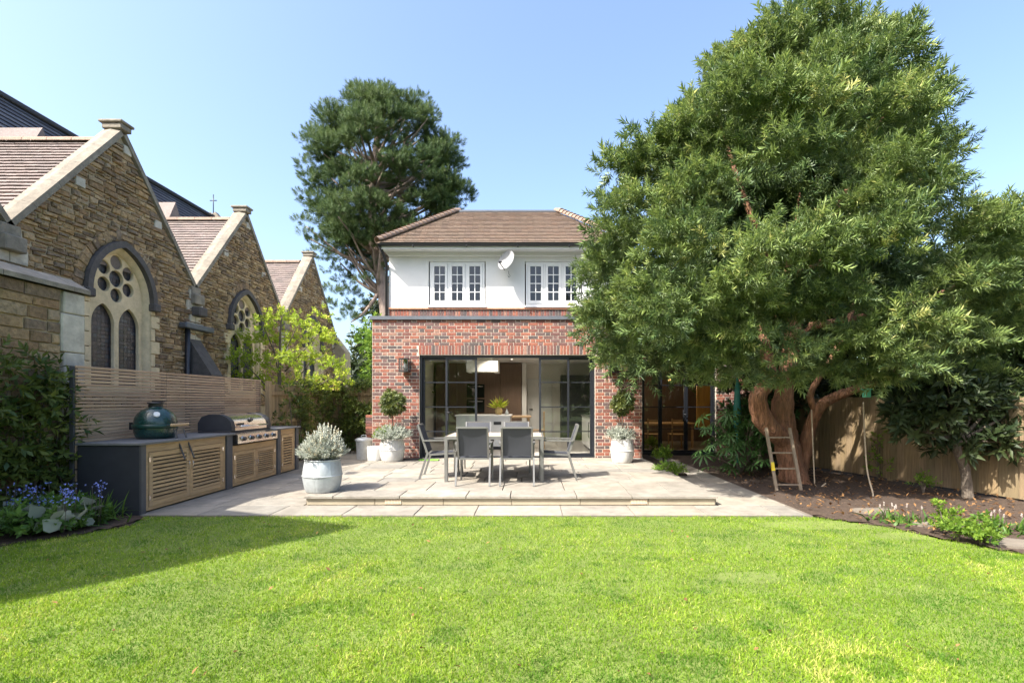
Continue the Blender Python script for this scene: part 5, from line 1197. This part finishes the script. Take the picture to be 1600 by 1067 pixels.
bx_,by_=gp(38,838); br=thing('brunnera_plant','blue-flowered brunnera with large silvery leaves in left bed','plant',(bx_,by_,0))
n=110; P=np.array([[bx_,by_+.12,.0]])+np.stack([rng.uniform(-.55,.42,n),rng.uniform(-.2,.45,n),rng.uniform(.05,.24,n)],1); dd=np.tile([[0.2,-.5,.7]],(n,1))+rng.normal(0,.4,(n,3))
hv=np.array([(0,0,0),(.05,.03,0),(.055,.075,.0),(0,.14,-.015),(-.055,.075,0),(-.05,.03,0)]); hv=hv[:,[0,2,1]]*np.array([1,1,1]); hf=np.array([(0,1,2),(0,2,3),(0,3,4),(0,4,5)])
bake('leaves',[(hv,hf)],P,dd+np.array([[0,-.6,0]]),rng.uniform(.8,1.4,n),rng.uniform(0,.6,n),M['silver'],br); shoots('foliage',bx_,by_+.2,.02,.5,.3,260,BL,M['strap'],br,(.4,.7))
n=260; cl=rng.uniform(-1,1,(34,3))*np.array([.46,.3,.09])+np.array([bx_,by_+.22,.40]); P=cl[rng.integers(0,34,n)]+rng.normal(0,.03,(n,3)); bake('flowers',[spray(5,.011,.010,.002,1.4,s,0) for s in range(2)],P,ball_dirs(n,.1),rng.uniform(.8,1.3,n),rng.uniform(0,1,n),M['flowerblue'],br)
for p in cl: limb([(p[0],p[1]-.02,.05),(p[0],p[1],p[2]*.6),tuple(p)],[.004,.003,.002],'stem',br,'bark',5,2)
for i,(px,py) in enumerate(((1010,700),(1028,715),(1035,738))):
    x,y=at_ground(px+12,py+8,.0); shrub('fern_clump',['fern clump against the brick corner beside the dark doors','pale green edging plant between terrace and path','low creeping plant at the path edge'][i],[(x+rp.uniform(-.12,.12),y+rp.uniform(-.1,.1),rp.uniform(.05,.32-.08*i),.12) for k in range(7)],'bush',[spray(9,.07,.025,.1,1.0,s,.3) for s in range(3)],900,'plant',zmin=0)
o=MB().prism([(2.56,9.2),(2.95,9.2),(3.0,12.6),(2.56,12.6)],.013,.05).build('soil_strip',M['soil'],org=(0,0,0)); o['kind']='structure'
for i,(px,py,n) in enumerate(((1405,815,7),(1575,830,5))):
    x,y=gp(px,py); c=tuft('bistort_clump',['white flower spikes at the front edge of the bed','white flower spikes near the right picture edge'][i],x,y,70,.16,'strap',.03,group='white flower clumps',spreadr=.14)
    for k in range(n):
        qx,qy=x+rp.uniform(-.25,.25),y+rp.uniform(-.12,.12); h_=rp.uniform(.12,.19); MB().tube([(qx,qy,.02),(qx,qy,h_)],.003,5).build('stalk',M['bark'],c)
        m_=20; P=np.stack([np.full(m_,qx),np.full(m_,qy),h_+np.linspace(0,.035,m_)],1); bake('flower_spike',[spray(4,.009,.007,.003,1.4,3,0)],P,ball_dirs(m_),np.ones(m_),rng.uniform(0,1,m_),M['flowerwhite'],c,kind=None)
for i,(px,py) in enumerate(((1478,835),(1500,845),(1525,852),(1545,848))):
    x,y=gp(px,py); shrub('weed_plant',['tallest leafy weed at the lawn edge, leftmost of its row','leafy weed second from the left at the lawn edge','leafy weed second from the right at the lawn edge','leafy weed at the right end of the row by the pale stone'][i],[(x+rp.uniform(-.1,.1),y+rp.uniform(-.06,.06),rp.uniform(.04,.2 if i else .3),.07) for k in range(7)],'bush',[spray(8,.045,.026,.06,1.1,s,.3) for s in range(3)],1600,'plant','weeds at the lawn edge',0)
for i,(px,py) in enumerate(((1375,752),(1390,745),(1440,772))):
    x,y=gp(px,py); shrub('bed_plant',['small yellow-leaved sapling against the right fence','thin sapling beside the fence post','low seedling in the shaded bed'][i],[(x+rp.uniform(-.1,.1),y+rp.uniform(-.1,.1),rp.uniform(.1,.9 if i<2 else .25),.09) for k in range(9)],'bush',[spray(6,.06,.025,.08,1.1,s,.3) for s in range(3)],500,'plant','saplings in the shaded bed',0)
bx2,by2=gp(213,805); o=MB().lathe([(.033*math.sin(math.pi*k/10)+1e-4,.033-.033*math.cos(math.pi*k/10)) for k in range(11)],(bx2,by2,.01),20).build('toy_ball',M['ball']); tag(o,'lime green ball on the grass by the outdoor kitchen','ball')
# leaf litter on the bed
n=1500; px=rng.uniform(1130,1600,n); Y=rng.uniform(5.0,10.5,n); X=(px-VX)*Y/FPX
def inpoly(X,Y,poly):
    c=np.zeros(len(X),bool); m=len(poly)
    for i in range(m):
        x1,y1=poly[i];x2,y2=poly[i-1]
        if y1==y2: continue
        k=((y1>Y)!=(y2>Y))&(X<(x2-x1)*(Y-y1)/(y2-y1)+x1); c^=k
    return c
k=inpoly(X,Y,bedR); X,Y=X[k],Y[k]; n=len(X)
o=bake('leaf_litter',[spray(1,.07,.03,.0,1.45,s,.3) for s in range(4)],np.stack([X,Y,np.full(n,.045)],1),rng.normal(0,.25,(n,3))+np.array([[0,0,1.]]),rng.uniform(.6,1.3,n),rng.uniform(0,1,n),M['litter'],org=(5,8,0)); tag(o,'dry fallen leaves scattered over the dark bed','leaves')
# ------------------------------------------------------------------ the lawn's grass
def grass():
    XX=[];YY=[]
    for (ya,yb,den) in ((2.1,2.8,13000),(2.8,3.6,10000),(3.6,4.6,7000),(4.6,6.09,5000)):
        xa,xb=-VX/FPX*yb-.1,(1600-VX)/FPX*yb+.1; n=int((xb-xa)*(yb-ya)*den); XX.append(rng.uniform(xa,xb,n)); YY.append(rng.uniform(ya,yb,n))
    X=np.concatenate(XX);Y=np.concatenate(YY); k=inpoly(X,Y-np.abs(rng.normal(0,.025,len(Y))),LAWN)
    def patch(f,s): 
        r=np.random.default_rng(s); v=np.zeros(len(X))
        for i in range(7): a=r.uniform(0,6.28); q=f*r.uniform(.5,1.8); v+=np.sin((X*math.cos(a)+Y*math.sin(a))*q+r.uniform(0,6.28))
        return v/7
    pt=patch(4,3)+.6*patch(11,4); bare=(np.hypot((X-1.75)/.28,(Y-3.95)/.13)<1)|(np.hypot((X-3.35)/.75,(Y-5.62)/.2)<1)|(np.hypot((X-4.0)/.4,(Y-5.15)/.15)<1)
    k&=~(bare&(rng.random(len(X))<.75)); pt2=(patch(7,9)+patch(19,12))[k]; X,Y,pt=X[k],Y[k],pt[k]; n=len(X)
    V=[];protos=[]
    for s in range(3):
        cv=.25+.3*s; h=.032; wd=.0046
        pv=[]
        for t,wv in ((0,1),(.5,.85)): pv+=[(-wd*wv/2,cv*h*t*t,h*t),(wd*wv/2,cv*h*t*t,h*t)]
        pv.append((0,cv*h,h*(1-.3*cv))); protos.append((np.array(pv),np.array([(0,1,3),(0,3,2),(2,3,4)])))
    d=rng.normal(0,.42,(n,3)); d[:,2]=1
    o=bake('grass',protos,np.stack([X,Y,np.full(n,-.014)],1),d,rng.uniform(.6,1.1,n)*(1+.25*pt),np.clip(.46+.5*pt-.45*(pt2>.42)+rng.normal(0,.17,n)+(rng.random(n)<.06)*.5,0,1),M['grassm'],org=(0,4,0)); tag(o,'short mown lawn grass','grass')
grass()
n=90; Y=rng.uniform(2.4,5.9,n); X=rng.uniform(-1,1,n)*Y; k=inpoly(X,Y,LAWN); X,Y=X[k],Y[k]; n=len(X)
o=bake('fallen_leaves',[spray(1,.05,.024,.0,1.45,s,.3) for s in range(4)],np.stack([X,Y,np.full(n,.018)],1),rng.normal(0,.3,(n,3))+np.array([[0,0,1.]]),rng.uniform(.5,1.2,n),rng.uniform(0,1,n),M['litter'],org=(0,4,0)); tag(o,'few dry leaves lying on the lawn','leaves')
# ------------------------------------------------------------------ trees behind the viewer (mirrored in the panes) and beyond the fence
for i,(x,y,h,lab) in enumerate(((-5,-11,6.5,'bushy tree behind the viewer on the left'),(1,-12.5,5.5,'bushy tree behind the viewer in the middle'),(6.5,-11,7,'bushy tree behind the viewer on the right'))):
    shrub('garden_tree',lab,[(x+rp.uniform(-2.4,2.4),y+rp.uniform(-1.5,1.5),rp.uniform(.8,h),.9) for k in range(34)],'bush',BIGL,45,'tree','trees at the far end of the garden',trunk=(x,y,0))
for i,(x,y,h,lab) in enumerate(((8.9,11.5,4.2,'dark tree beyond the right fence behind the big evergreen'),(10.2,8.6,4.0,'dark tree beyond the right fence at the picture edge'),(7.2,14.5,4.4,'dark tree beyond the wing of the house'))):
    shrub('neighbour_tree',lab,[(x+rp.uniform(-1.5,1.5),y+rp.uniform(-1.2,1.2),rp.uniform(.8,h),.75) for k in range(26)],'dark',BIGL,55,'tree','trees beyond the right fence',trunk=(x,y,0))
